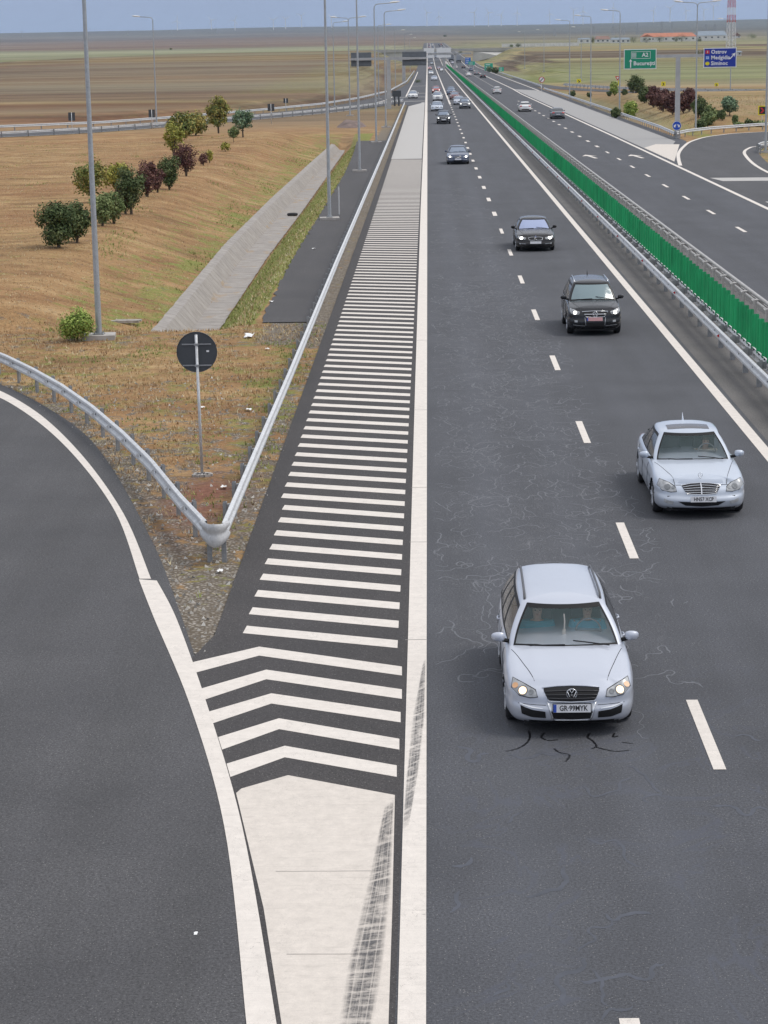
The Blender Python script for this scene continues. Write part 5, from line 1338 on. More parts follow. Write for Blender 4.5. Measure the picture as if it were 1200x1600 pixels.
# ------------------------------------------------------------------ lamps
M_pole = galv('pole_steel', (.42, .445, .47), .5, .35)
M_head = solid('lamp_head', (.72, .72, .70), .4)
def lamp(x, y, label, arms=(1,), ht=14.0, hidden_head=False, arm_len=1.7, group='street lamps', z=None):
    r = empty('street_lamp', (x, y, h(x, y) if z is None else z), 0, label, 'street lamp', group); k = 8 if y > 130 else 12
    m = MB(); m.tube([(0, 0, 0), (0, 0, ht * .35), (0, 0, ht - .5)], [.105, .09, .055], k); m.build('pole', M_pole, r, smooth=True, sharp=40)
    m = MB(); m.box((0, 0, .02), (1.1, .9, .22), rz=.1); m.build('concrete_footing', M_conc, r)
    m = MB(); m.box((0, 0, .15), (.36, .36, .03))
    for a in (-.13, .13):
        for b in (-.13, .13): m.tube([(a, b, .15), (a, b, .23)], .018, 6)
    m.build('base_plate', M_galv_d, r)
    if y < 60: m = MB(); m.box((0, -.12, 1.0), (.12, .03, .4)); m.build('hatch', M_galv_d, r)
    for s in arms:
        pts = [(0, 0, ht - .55), (s * .02, 0, ht - .3), (s * .16, 0, ht - .10), (s * .4, 0, ht - .03), (s * arm_len, 0, ht + .06)]
        m = MB(); m.tube(pts, .045, 7); a = m.build('arm', M_pole, r, smooth=True)
        m = MB(); x0 = s * arm_len; rows = []
        for t, w_, hh in ((-.1, .06, .04), (.0, .13, .07), (.25, .19, .10), (.6, .20, .09), (.85, .14, .06), (.95, .04, .03)):
            rows.append([(x0 + s * t, cos(q) * w_, ht + .10 + .09 * t + sin(q) * hh) for q in [2 * pi * i / 10 for i in range(10)]])
        m.grid(rows, closed=True); m.add(rows[0], [tuple(range(10))]); m.add(rows[-1], [tuple(range(10))]); m.build('lamp_head', M_head, a, smooth=True)
    return r
def lp(px, py, label, **k): p = G(px, py); return lamp(p.x, p.y, label, **k)
lp(155, 528, 'tallest looking lamp post standing on a concrete block beside the light green bush at left')
lp(515, 343, 'lamp post on the old asphalt strip, nearest beside the long guardrail')
lp(562, 268, 'second lamp post on the old asphalt strip behind the guardrail')
lp(588, 223, 'third lamp post on the old asphalt strip behind the guardrail')
lp(603, 199, 'fourth lamp post at the end of the old asphalt strip')
lp(547, 181, 'two armed lamp post before the far slip road', arms=(1, -1))
lp(245, 199, 'lone lamp post at left with its head to the left, beside a square sign back', arms=(-1,))
lp(523, 168, 'lamp post between the slip road and the green slope at left')
lp(592, 155, 'lamp post beyond the far slip road, left of the gantry post')
lp(618, 136, 'far lamp post beyond the slip road, right of the gantry post')
lp(633, 122, 'small distant lamp post at the left side of the far motorway')
lp(641, 112, 'smallest distant lamp post at the left side of the far motorway')
lp(1087, 203, 'two armed lamp post behind the gantry with the green and blue signs', arms=(1, -1))
lp(968, 182, 'lamp post with a left arm standing beside the green Bucuresti sign', arms=(-1,))
lp(923, 167, 'lamp post behind the grey painted wedge, second left of the green sign', arms=(-1,))
lp(890, 155, 'lamp post behind the grey painted wedge, third left of the green sign', arms=(-1,))
lp(1196, 238, 'lamp post at the right edge of the picture by the entry ramp bend', arms=(-1,))
lp(908, 128, 'distant lamp post left of the small yellow arrow board', arms=(-1,))
lp(850, 117, 'distant lamp post beside the round no turning sign', arms=(-1,))
lp(820, 112, 'distant lamp post left of the round no turning sign', arms=(-1,))
lp(1141, 146, 'distant lamp post below the blue overhead sign', arms=(-1,))

# ------------------------------------------------------------------ signs
M_sback = solid('sign_back_grey', (.062, .068, .075), .5, var=.15, vs=2); M_yel = solid('sign_yellow', (.72, .62, .02), .5); M_sgreen = solid('sign_green', (.006, .27, .15), .5, var=.05); M_sblue = solid('sign_blue', (.010, .035, .33), .5, var=.05)
M_swhite = solid('sign_white', (.80, .80, .80), .5, var=.03); M_sred = solid('sign_red', (.55, .02, .03), .5)
def post(m, x0, x1, r=.035): m.tube([x0, x1], r, 8)
# round sign seen from behind, in the wedge
p = G(316, 742); r = empty('traffic_sign', (p.x, p.y, 0), 0, 'round dark grey sign back on a thin post between the two guardrails', 'traffic sign')
p2 = p
m = MB(); m.tube([(0, 0, -.1), (-.03, .0, 3.22)], .033, 10); m.build('post', M_galv, r, smooth=True)
m = MB(); C_ = (-.03, .055, 2.82); nn = 40
rows = [[(C_[0] + cos(2 * pi * k / nn) * q, C_[1] + d_, C_[2] + sin(2 * pi * k / nn) * q) for k in range(nn)] for q, d_ in ((.001, 0), (.44, 0), (.452, -.018), (.46, -.018), (.46, .02), (.001, .02))]
m.grid(rows, closed=True); m.build('sign_plate', M_sback, r, smooth=True, sharp=30)
for zz in (3.00, 2.52):
    m = MB(); m.box((-.03, .028, zz), (.66, .02, .028)); m.build('bracket', M_galv_d, r)
    m = MB(); m.box((-.03, -.02, zz), (.10, .05, .05)); m.build('clamp', M_galv_d, r)
m = MB(); m.box((.22, .028, 2.84), (.06, .004, .04)); m.build('sticker', M_swhite, r)
m = MB(); 
for i in range(12): a = 2 * pi * i / 12; m.box((.0 + cos(a) * .2 * R.uniform(.6, 1), sin(a) * .16 * R.uniform(.6, 1), .0), (.14, .10, .06), rz=a)
m.build('stone_footing', M_conc, r)
def square_back(px, py, w, hh, zt, label, posts=1):
    p = G(px, py); r = empty('traffic_sign', (p.x, p.y, h(p.x, p.y)), 0, label, 'traffic sign', 'square sign backs along the far slip road')
    m = MB(); m.box((0, .06, zt), (w, .03, hh)); m.box((0, .04, zt + hh / 2 - .02), (w + .03, .03, .03)); m.box((0, .04, zt - hh / 2 + .02), (w + .03, .03, .03)); m.build('sign_plate', M_sback, r)
    for i in range(posts): x = 0 if posts == 1 else (-.25, .25)[i]; m = MB(); m.tube([(x, 0, -.1), (x, 0, zt + hh / 2)], .04, 8); m.build('post', M_galv, r, smooth=True)
square_back(113, 208, .82, 1.0, 2.0, 'square dark sign back on a thin post, leftmost along the far slip road')
square_back(238, 201, .82, 1.0, 1.9, 'square dark sign back close left of the lone lamp post')
square_back(424, 193, .9, .95, 2.1, 'dark sign back on a post beyond the trees, middle of the far slip road')
square_back(447, 178, .7, .7, 2.0, 'small dark sign back beyond the outer guardrail of the slip road')
p = G(628, 167); r = empty('traffic_sign', (-5.3, 366, 0), 0, 'dark square board on two short legs where the long guardrail ends', 'traffic sign')
m = MB(); m.box((0, 0, 2.1), (1.5, .05, 1.0)); m.build('sign_plate', M_sback, r)
for sx in (-.35, .35): m = MB(); m.box((sx, .04, .9), (.30, .06, 1.7)); m.build('post', M_sback, r)
# gantries with boards seen from behind
def gantry_back(px, py, x_l, x_r, zt, boards, label):
    p = G(px, py); r = empty('sign_gantry', (p.x, p.y, 0), 0, label, 'sign gantry')
    m = MB(); m.box((0, 0, zt / 2), (.75, .5, zt), taper=.85); m.build('post', M_conc2, r)
    m = MB(); m.box(((x_l + x_r) / 2, 0, zt + .2), (x_r - x_l, .45, .42)); m.build('beam', M_conc2, r)
    for bx, bw in boards:
        b = MB(); b.box((bx, .42, zt + .15), (bw, .08, 2.2)); o = b.build('board', M_bback, r)
        b = MB(); 
        for zz in (-.9, -.35, .45, .9): b.box((bx, .34, zt + .15 + zz), (bw + .02, .06, .06))
        b.build('board_rib', M_bback, o)
        b = MB(); b.box((bx, .1, zt + .2), (bw + .1, .62, .34)); b.build('board_beam', M_conc2, r)
M_bback = solid('board_back', (.15, .165, .18), .5, var=.1, vs=2)
M_conc2 = solid('pale_grey_gantry', (.42, .42, .42), .7, var=.12, vs=1.0)
gantry_back(608, 170, -5.4, 3.5, 7.75, [(-4.4, 3.3), (4.2, 3.9)], 'gantry at left with two grey sign boards seen from behind')
p = G(700, 120)
r = empty('sign_gantry', (-6.6, 600, 0), 0, 'smaller pale gantry post at the left side near the far bridge', 'sign gantry')
m = MB(); m.box((0, 0, 3.4), (.9, .6, 6.8)); m.build('post', M_conc2, r); m = MB(); m.box((-1.2, 0, 7.0), (6.6, .6, .6)); m.build('beam', M_conc2, r)
r = empty('sign_gantry', (11.1, 880, 0), 0, 'gantry with four pale boards over the motorway near the far bridge', 'sign gantry')
m = MB(); m.box((0, 0, 3.6), (.9, .7, 7.2)); m.build('post', M_conc2, r); m = MB(); m.box((-2.0, 0, 7.3), (17, .7, .7)); m.build('beam', M_conc2, r)
for bx, bz, bw, bh in ((-10.5, 8.7, 4.2, 1.9), (-4.6, 8.7, 5.8, 1.9), (-10.5, 6.3, 4.2, 1.0), (-4.6, 6.3, 5.8, 1.0)):
    m = MB(); m.box((bx, -.5, bz), (bw, .12, bh)); m.build('board', M_swhite, r)
m = MB(); m.box((-4.6, 0, 3.3), (.8, .6, 6.6)); m.build('post', M_conc2, r)
# gantry with the green and blue signs
p = G(1058, 216); X0, Y0_ = p.x, p.y
r = empty('sign_gantry', (X0, Y0_, 0), 0, 'tall grey T shaped gantry carrying a green and a blue direction sign', 'sign gantry')
m = MB(); m.box((0, 0, 4.15), (.52, .45, 8.3), taper=.82); m.build('post', M_conc2, r)
m = MB(); m.box((-.4, 0, 8.28), (7.2, .4, .32)); m.build('beam', M_conc2, r)
def zpix(px, py, Y):
    """height and lateral place of a photo position at distance Y"""
    v = ROTM @ Vector(((px - 600) / FPX, -(py - 800) / FPX, -1.0)); t = Y / v.y; return v.x * t, CAM_H + v.z * t
def board(parent, px0, px1, py0, py1, dy, mat, name):
    xa, za = zpix(px0, py0, Y0_ + dy); xb, zb_ = zpix(px1, py1, Y0_ + dy); w_, hh = xb - xa, za - zb_
    m = MB(); m.box((0, .03, 0), (w_, .06, hh)); o = m.build(name, M_swhite, parent); o.location = ((xa + xb) / 2 - X0, dy, (za + zb_) / 2)
    m = MB(); m.box((0, -.012, 0), (w_ - .16, .03, hh - .16)); f = m.build('sign_face', mat, o); return o, w_, hh
o, w_, hh = board(r, 975, 1025.5, 77, 107.5, -.38, M_sgreen, 'green_sign')
text_obj('sign_text', 'București', .56, M_swhite, o, (.42, -.035, -hh * .22), bold=.012, sx=1.0)
text_obj('sign_text', 'A2', .56, M_swhite, o, (.50, -.035, hh * .20), bold=.012)
m = MB()
for a, b, c, d in ((-.62, hh * .20, .46, .52),):
    for i in range(4): m.box((a - c / 2 + (i + .5) * c / 4, -.032, b), (.04, .01, d)); m.box((a, -.032, b - d / 2 + (i + .5) * d / 4), (c, .01, .03))
m.build('road_symbol', M_swhite, o)
m = MB()
for z_ in (-1, 1): m.box((.06, -.030, hh * .20 + z_ * .34), (1.95, .01, .035))
for x_ in (-1, 1): m.box((.06 + x_ * .96, -.030, hh * .20), (.035, .01, .70))
m.build('shield_outline', M_swhite, o)
m = MB(); m.add([(-1.02, -.035, -.85 * hh / 2), (-.92, -.035, -.85 * hh / 2), (-.92, -.035, -.2), (-.78, -.035, -.30), (-.97, -.035, .02), (-1.16, -.035, -.30), (-1.02, -.035, -.2)], [tuple(range(7))]); m.build('arrow', M_swhite, o)
o.location.x += 0
o, w_, hh = board(r, 1099.5, 1150.5, 75, 105, -.38, M_sblue, 'blue_sign')
for i, (t, sx_) in enumerate((('Ostrov', .95), ('Medgidia', .98), ('Siminoc', .98))): text_obj('sign_text', t, .54, M_swhite, o, (-.92, -.035, hh * .29 - i * hh * .29), bold=.012, align='LEFT')
for i, (mt, t) in enumerate(((M_sred, '3'), (solid('route_blue', (.06, .22, .65), .5), '22'), (M_yel, '8'))):
    m = MB(); zz = hh * .29 - i * hh * .29
    if i == 2: m.add([(-1.28 + cos(a) * .22, -.034, zz + sin(a) * .19) for a in [2 * pi * k / 12 for k in range(12)]], [tuple(range(12))])
    else: m.box((-1.28, -.034, zz), (.40, .012, .36))
    s_ = m.build('route_shield', mt, o)
    if i < 2: text_obj('shield_text', t, .30, M_swhite if i < 2 else M_ink, s_, (-1.28, -.044, zz), bold=.006)
m = MB(); c, s = cos(rad(-42)), sin(rad(-42)); A_ = [(-.05, -.42), (.05, -.42), (.05, .10), (.22, -.02), (0, .40), (-.22, -.02), (-.05, .10)]
m.add([(1.30 + a * c - b * s, -.036, .18 + a * s + b * c) for a, b in A_], [tuple(range(7))]); m.build('arrow', M_swhite, o)
# round blue sign with arrows either side
xs, zs_ = zpix(1057.5, 196.5, Y0_ - 1.2); r = empty('traffic_sign', (xs, Y0_ - 1.2, 0), 0, 'round blue sign with two white arrows, at the foot of the gantry', 'traffic sign')
m = MB(); m.tube([(0, .05, -.1), (0, .05, zs_ + .3)], .04, 8); m.build('post', M_galv, r, smooth=True)
m = MB(); m.disc((0, 0, zs_), .46, 28); m.disc((0, .03, zs_), .46, 28); m.build('sign_plate', M_swhite, r)
m = MB(); m.disc((0, -.008, zs_), .43, 28); m.build('sign_face', solid('bright_blue', (.01, .07, .46), .5), r)
m = MB()
for s in (-1, 1): m.add([(s * .04, -.014, zs_ + .10), (s * .10, -.014, zs_ + .16), (s * .24, -.014, zs_ + .06), (s * .30, -.014, zs_ + .12), (s * .31, -.014, zs_ - .16), (s * .08, -.014, zs_ - .14), (s * .16, -.014, zs_ - .05)], [tuple(range(7)) if s > 0 else tuple(reversed(range(7)))])
m.build('arrow', M_swhite, r)
def chevron(px, pyc, Y, sz, label, red=False, flip=1, grp='yellow arrow boards'):
    xs, zc = zpix(px, pyc, Y); z0 = h(xs, Y); r = empty('arrow_board', (xs, Y, z0), 0, label, 'traffic sign', grp); zc -= z0
    m = MB(); m.tube([(0, .05, -.2), (0, .05, zc)], .04, 6); m.build('post', M_galv, r)
    m = MB(); m.box((0, .01, zc), (sz, .04, sz * 1.15)); m.build('sign_plate', M_yel, r)
    m = MB()
    if red: m.box((0, -.018, zc), (sz * .74, .01, sz * .9))
    if red: m.build('sign_face', M_ink, r); m = MB()
    a = sz * .26; f = flip
    m.add([(f * -a, -.03, zc + a * 1.25), (f * -a * .1, -.03, zc + a * 1.25), (f * a, -.03, zc), (f * -a * .1, -.03, zc - a * 1.25), (f * -a, -.03, zc - a * 1.25), (f * a * .1, -.03, zc)], [(0, 1, 2, 5), (5, 2, 3, 4)])
    m.build('arrow', M_sred if red else M_ink, r)
chevron(904.5, 127.5, 565, 1.15, 'small yellow arrow board, left of the red and white triangle')
chevron(1036.5, 131.5, 500, 1.0, 'small yellow arrow board behind the dark red bushes')
chevron(1119.5, 133, 490, .85, 'small yellow arrow board below the blue overhead sign')
chevron(1191, 172.5, 255, .95, 'yellow board with a red arrow at the right edge of the picture', True)
# yield triangle and round prohibition sign
xs, zc = zpix(965, 122.5, 420); z0 = h(xs, 420); r = empty('traffic_sign', (xs, 420, z0), 0, 'small red and white give way triangle beside the lamp post', 'traffic sign'); zc -= z0
m = MB(); m.tube([(0, .05, -.2), (0, .05, zc)], .04, 6); m.build('post', M_galv, r)
m = MB(); m.add([(-.5, 0, zc + .4), (.5, 0, zc + .4), (0, 0, zc - .45), (-.5, .03, zc + .4), (.5, .03, zc + .4), (0, .03, zc - .45)], [(0, 2, 1), (3, 4, 5), (0, 1, 4, 3), (1, 2, 5, 4), (2, 0, 3, 5)]); m.build('sign_plate', M_sred, r)
m = MB(); m.add([(-.25, -.01, zc + .26), (.25, -.01, zc + .26), (0, -.01, zc - .16)], [(0, 2, 1)]); m.build('sign_face', M_swhite, r)
m = MB(); m.box((.28, .08, zc - .85), (.45, .04, .9)); m.build('yellow_plate', M_yel, r)
xs, zc = zpix(846.5, 124.5, 470); z0 = h(xs, 470); r = empty('traffic_sign', (xs, 470, z0), 0, 'round white sign with a red rim and crossed arrow by the loop road', 'traffic sign'); zc -= z0
m = MB(); m.tube([(0, .05, -.2), (0, .05, zc)], .04, 6); m.build('post', M_galv, r)
m = MB(); m.disc((0, 0, zc), .62, 24); m.disc((0, .03, zc), .62, 24); m.build('sign_plate', M_sred, r)
m = MB(); m.disc((0, -.01, zc), .50, 24); m.build('sign_face', M_swhite, r)
m = MB(); m.box((0, -.03, zc), (.16, .01, .9), ry=.75); m.build('slash', M_ink, r)
def small_board(px0, px1, py0, py1, Y, mat, label):
    xa, za = zpix(px0, py0, Y); xb, zb_ = zpix(px1, py1, Y); z0 = h(xa, Y); r = empty('road_sign', ((xa + xb) / 2, Y, z0), 0, label, 'traffic sign')
    m = MB(); m.box((0, 0, (za + zb_) / 2 - z0), (xb - xa, .1, za - zb_)); m.build('sign_plate', mat, r)
    for s in (-.3, .3): m = MB(); m.tube([(s * (xb - xa), .1, -.3), (s * (xb - xa), .1, (za + zb_) / 2 - z0)], .09, 6); m.build('post', M_galv, r)
    m = MB()
    for k in (.3, 0, -.3): m.box((-.1 * (xb - xa), -.07, (za + zb_) / 2 - z0 + k * (za - zb_)), ((xb - xa) * .55, .02, (za - zb_) * .09))
    m.build('lettering', M_swhite, r)
small_board(727, 735.5, 90, 100, 1050, solid('far_blue', (.02, .16, .55), .5), 'distant blue board at the roadside right of the motorway')
small_board(732, 742, 96, 101.5, 1000, solid('far_green', (.02, .40, .26), .5), 'distant green board in front of the blue one')
small_board(779.5, 787, 105, 111.5, 800, solid('far_green', (.02, .40, .26), .5), 'distant small green board standing right of the bushes')
small_board(757, 770, 99, 110, 860, solid('far_green', (.02, .40, .26), .5), 'distant larger green board half hidden by bushes')

# ------------------------------------------------------------------ bridge
b = empty('bridge', (8, 1285, 0), 0, 'long pale concrete bridge crossing over the motorway in the distance', 'bridge'); zd = 8.2
m = MB(); m.box((0, 0, zd), (110, 10, 1.3)); m.box((0, -4.8, zd + .75), (110, .5, .5)); m.build('deck', solid('bridge_concrete', (.42, .41, .39), .85, var=.12, vs=.2), b)
m = MB(); m.box((0, -5.0, zd + 1.7), (110, .08, .06)); m.box((0, -5.0, zd + 1.3), (110, .08, .05))
for i in range(56): m.box((-55 + i * 2, -5.0, zd + 1.3), (.08, .08, .9))
m.build('railing', M_galv_d, b)
for x in (-14.5, 2.4, 20.5): m = MB(); m.box((x, 0, 4.6), (1.2, 8, 6.4)); m.build('pier', bpy.data.materials['bridge_concrete'], b)
for s in (-1, 1): m = MB(); m.poly([(s * 18.0, -4.2, 1.0), (s * 19.0, -4.2, zd - .6), (s * 54, -4.2, zd - .6), (s * 54, -4.2, 6), (s * 34, -9.0, 4.6)] if s > 0 else [(s * 34, -9.0, 4.6), (s * 54, -4.2, 6), (s * 54, -4.2, zd - .6), (s * 19.0, -4.2, zd - .6), (s * 18.0, -4.2, 1.0)]); m.box((s * 37, 0, 4.2), (34, 8.2, 7.4)); m.build('abutment', solid('abutment_concrete', (.50, .49, .46), .9, var=.1, vs=.3), b)

# ------------------------------------------------------------------ lattice mast, pylons, turbines
M_mred = solid('mast_red', (.50, .06, .04), .5); M_mwhite = solid('mast_white', (.72, .72, .72), .5); M_pyl = solid('pylon_steel', (.30, .31, .33), .7)
def mast():
    Yt = 1000; xs, _ = zpix(1142, 76, Yt); z0 = h(xs, Yt); r = empty('lattice_mast', (xs, Yt, z0), .3, 'red and white steel lattice mast rising behind the blue overhead sign', 'mast')
    N_ = 14; Hh = 46
    def wd(z): return 3.4 - 1.9 * z / Hh
    for i in range(N_):
        za, zb_ = Hh * i / N_, Hh * (i + 1) / N_; m = MB(); cs = []
        for (a, b_) in ((-1, -1), (1, -1), (1, 1), (-1, 1)): cs.append((Vector((a * wd(za) / 2, b_ * wd(za) / 2, za)), Vector((a * wd(zb_) / 2, b_ * wd(zb_) / 2, zb_))))
        for k in range(4):
            l_ = cs[k]; n_ = cs[(k + 1) % 4]; m.tube([l_[0], l_[1]], .13, 5); m.tube([l_[0], n_[1]], .07, 4); m.tube([n_[0], l_[1]], .07, 4); m.tube([l_[1], n_[1]], .07, 4)
        m.build('lattice_section', M_mwhite if (i < 4 or i % 2) else M_mred, r)
    for z_, s_ in ((30, 1), (33, -1), (37, 1), (41, -1)): m = MB(); m.box((s_ * 1.2, -1.2, z_), (.5, .3, 2.2)); m.build('antenna_panel', M_mwhite, r)
mast()
def turbine(px, ptop, Y, label, ph):
    xs, zt = zpix(px, ptop, Y); z0 = h(xs, Y) - 5; r = empty('wind_turbine', (xs, Y, z0), 0, label, 'wind turbine', 'wind turbines on the horizon'); H_ = max(60, zt - z0)
    m = MB(); m.tube([(0, 0, 0), (0, 0, H_)], [2.4, 1.5], 8); m.build('tower', M_mwhite, r)
    m = MB(); m.box((0, 1, H_ + 1.5), (4.5, 11, 4.5)); nc = m.build('nacelle', M_mwhite, r)
    for k in range(3):
        a = ph + k * 2 * pi / 3; m = MB(); d = Vector((sin(a), 0, cos(a))); m.tube([Vector((0, -5, H_ + 1.5)), Vector((0, -5, H_ + 1.5)) + d * 12, Vector((0, -5, H_ + 1.5)) + d * 36], [1.2, 1.7, .4], 5); m.build('blade', M_mwhite, r)
Rt = random.Random(11)
for i, (px, pt) in enumerate(((446, 30), (471, 25), (518, 27), (427, 36), (667, 20), (741, 20), (763, 20), (808, 20), (859, 22), (896, 16), (911, 18), (958, 12), (1021, 17), (1047, 13), (1072, 17), (1115, 10), (1100, 16), (783, 24), (686, 26), (330, 34), (367, 38), (277, 42))):
    turbine(px, pt, Rt.uniform(12500, 13800), 'pale wind turbine standing far away on the horizon', Rt.uniform(0, 2))
def pylon(px, pb, hpx, Y, label):
    xs, _ = zpix(px, pb, Y); z0 = h(xs, Y); Hh = hpx * Y * .977 / FPX; r = empty('pylon', (xs, Y, z0), 0, label, 'pylon', 'electricity pylons'); m = MB()
    for a in (-1, 1):
        for c in (-1, 1): m.tube([(a * 3, c * 3, 0), (a * .5, c * .5, Hh)], .35, 4)
        for i in range(5):
            t0, t1 = i / 5, (i + 1) / 5; m.tube([(a * (3 - 2.5 * t0), -(3 - 2.5 * t0), Hh * t0), (-a * (3 - 2.5 * t1), -(3 - 2.5 * t1), Hh * t1)], .2, 4)
    m.build('frame', M_pyl, r)
    m = MB()
    for t, w_ in ((.97, 4), (.86, 7), (.75, 5)): m.box((0, 0, Hh * t), (w_ * 2, .6, .5))
    m.build('crossarm', M_pyl, r)
for px, pb, hp_ in ((867, 47, 12), (974, 42, 11), (996, 46, 18), (1034, 46, 20), (1050, 44, 18), (1103, 44, 14), (1117, 44, 14), (928, 47, 14), (958, 47, 14)):
    pylon(px, pb, hp_, 5600, 'grey lattice power pylon in the far fields at right')
for px, pb in ((34, 51), (135, 51), (200, 50), (268, 49), (338, 49)): pylon(px, pb, 9, 11000, 'faint power pylon on the skyline at left')
# ------------------------------------------------------------------ farm buildings
M_wall = solid('plaster_white', (.66, .65, .62), .8, var=.12, vs=.2); M_roof = solid('roof_tile', (.42, .16, .09), .8, var=.2, vs=.4); M_roofg = solid('roof_grey', (.20, .24, .28), .7, var=.1, vs=.3); M_roofb = solid('roof_brown', (.22, .13, .10), .8, var=.2, vs=.4)
M_wind = solid('window_dark', (.05, .06, .07), .3)
def house(px0, px1, pyb, eave, ridge, Y, dp, roofm, label, wins=4, gable=False, cat='farm building'):
    xa, _ = zpix(px0, pyb, Y); xb, _ = zpix(px1, pyb, Y); cx_ = (xa + xb) / 2; w_ = xb - xa; k = Y * .977 / FPX; z0 = h(cx_, Y); e, rd = eave * k, ridge * k
    r = empty('house', (cx_, Y, z0), 0, label, cat)
    m = MB(); m.box((0, 0, e / 2 - 1), (w_, dp, e + 2)); m.build('wall', M_wall, r)
    m = MB(); o_ = .5
    if gable:
        vs = [(-w_ / 2 - o_, -dp / 2 - o_, e), (w_ / 2 + o_, -dp / 2 - o_, e), (0, -dp / 2 - o_, rd), (-w_ / 2 - o_, dp / 2 + o_, e), (w_ / 2 + o_, dp / 2 + o_, e), (0, dp / 2 + o_, rd)]
        m.add(vs, [(0, 1, 2), (5, 4, 3), (0, 2, 5, 3), (1, 4, 5, 2), (0, 3, 4, 1)])
    else:
        vs = [(-w_ / 2 - o_, -dp / 2 - o_, e), (w_ / 2 + o_, -dp / 2 - o_, e), (w_ / 2 + o_, dp / 2 + o_, e), (-w_ / 2 - o_, dp / 2 + o_, e), (-w_ / 2 + w_ * .06, 0, rd), (w_ / 2 - w_ * .06, 0, rd)]
        m.add(vs, [(0, 1, 5, 4), (2, 3, 4, 5), (1, 2, 5), (3, 0, 4), (3, 2, 1, 0)])
    m.build('roof', roofm, r)
    for i in range(wins): m = MB(); m.box((-w_ / 2 + (i + .5) * w_ / wins, -dp / 2 - .02, e * .55), (min(2.2, w_ / wins * .4), .1, min(1.6, e * .45))); m.build('window', M_wind, r)
house(1002, 1086, 66, 7, 13, 2450, 26, M_roof, 'large farm building with a long red tiled roof in the distance at right', 8)
house(1002, 1018, 67, 8, 12, 2400, 16, M_roof, 'white gabled house joined to the left of the red roofed building', 2, True)
house(930, 952, 68, 5, 10, 2450, 18, M_roofb, 'low brown roofed farmhouse left of the dark trees', 3)
house(903, 922, 68, 6, 8, 2400, 14, M_roofg, 'small white house far left of the farm', 2)
house(1086, 1134, 64, 6, 13, 2650, 30, M_roofg, 'wide grey blue roofed shed behind the lattice mast', 5)
house(954, 984, 68, 5, 8, 2350, 14, M_roofg, 'long white low farm wing beside the trees', 4)
house(1145, 1156, 59, 3, 8, 2900, 14, M_roofb, 'small distant house right of the lattice mast', 2, True)
house(1151, 1157, 107, 5, 7, 905, 4, M_roofg, 'small white hut just below the right end of the blue sign', 1)
def long_wall(px0, px1, py, hpx, Y, label, mat):
    xa, _ = zpix(px0, py, Y); xb, _ = zpix(px1, py, Y); k = Y * .977 / FPX; m = MB(); n = 24; rows = []
    for i in range(n): x = xa + (xb - xa) * (i + .5) / n; m.box((x, Y, h(x, Y) + hpx * k / 2 - .5), (abs(xb - xa) / n - .15, .4, hpx * k + 1))
    o = m.build('boundary_wall', mat); tag(o, label, 'wall')
long_wall(784, 905, 75, 5, 2050, 'long white boundary wall left of the farm', M_wall)
long_wall(1088, 1146, 66, 3, 2420, 'low pale boundary wall right of the red roofed building', M_wall)
p = G(66, 107); xs, zz = zpix(66, 106, 1300); r = empty('shed', (xs, 1300, h(xs, 1300)), 0, 'small dark shed alone in the fields at left', 'shed')
m = MB(); m.box((0, 0, .6), (5, 3, 2)); m.build('wall', M_galv_d, r); m = MB(); m.box((0, 0, 1.8), (5.6, 3.6, .4)); m.build('roof', M_roofb, r)

# ------------------------------------------------------------------ trees and bushes
def leafmat(name, c1, c2):
    N = NT(name); P = N.pos(); n = N.noise(P, 1.4, 3); f = N.noise(P, 25, 2)
    c = N.mix(N.rng(n, .35, .65), c1, c2); c = N.mix(N.rng(f, .3, .7, 0, .5), c, tuple(k * .55 for k in c1)); N.set(col=c, rough=.75, spec=.2); return N.m
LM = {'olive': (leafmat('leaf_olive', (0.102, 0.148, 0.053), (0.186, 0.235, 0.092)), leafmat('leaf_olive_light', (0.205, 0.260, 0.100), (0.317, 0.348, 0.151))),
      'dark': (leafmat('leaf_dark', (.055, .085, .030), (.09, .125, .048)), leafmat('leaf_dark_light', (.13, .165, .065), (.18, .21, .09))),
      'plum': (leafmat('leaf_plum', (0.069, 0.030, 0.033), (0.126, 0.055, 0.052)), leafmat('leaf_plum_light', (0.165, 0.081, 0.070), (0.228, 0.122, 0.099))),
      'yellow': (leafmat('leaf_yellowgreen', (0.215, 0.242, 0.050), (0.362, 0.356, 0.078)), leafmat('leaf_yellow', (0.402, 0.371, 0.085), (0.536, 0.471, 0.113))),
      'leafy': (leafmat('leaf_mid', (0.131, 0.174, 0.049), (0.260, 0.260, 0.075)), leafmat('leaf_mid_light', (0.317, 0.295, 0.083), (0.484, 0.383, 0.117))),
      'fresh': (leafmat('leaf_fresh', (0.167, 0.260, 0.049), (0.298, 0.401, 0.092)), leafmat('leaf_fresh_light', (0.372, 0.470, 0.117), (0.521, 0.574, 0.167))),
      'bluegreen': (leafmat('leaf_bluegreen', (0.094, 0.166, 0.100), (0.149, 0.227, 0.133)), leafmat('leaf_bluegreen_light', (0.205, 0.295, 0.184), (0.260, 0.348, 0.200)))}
M_bark = solid('bark', (.10, .075, .055), .9, var=.3, vs=8)
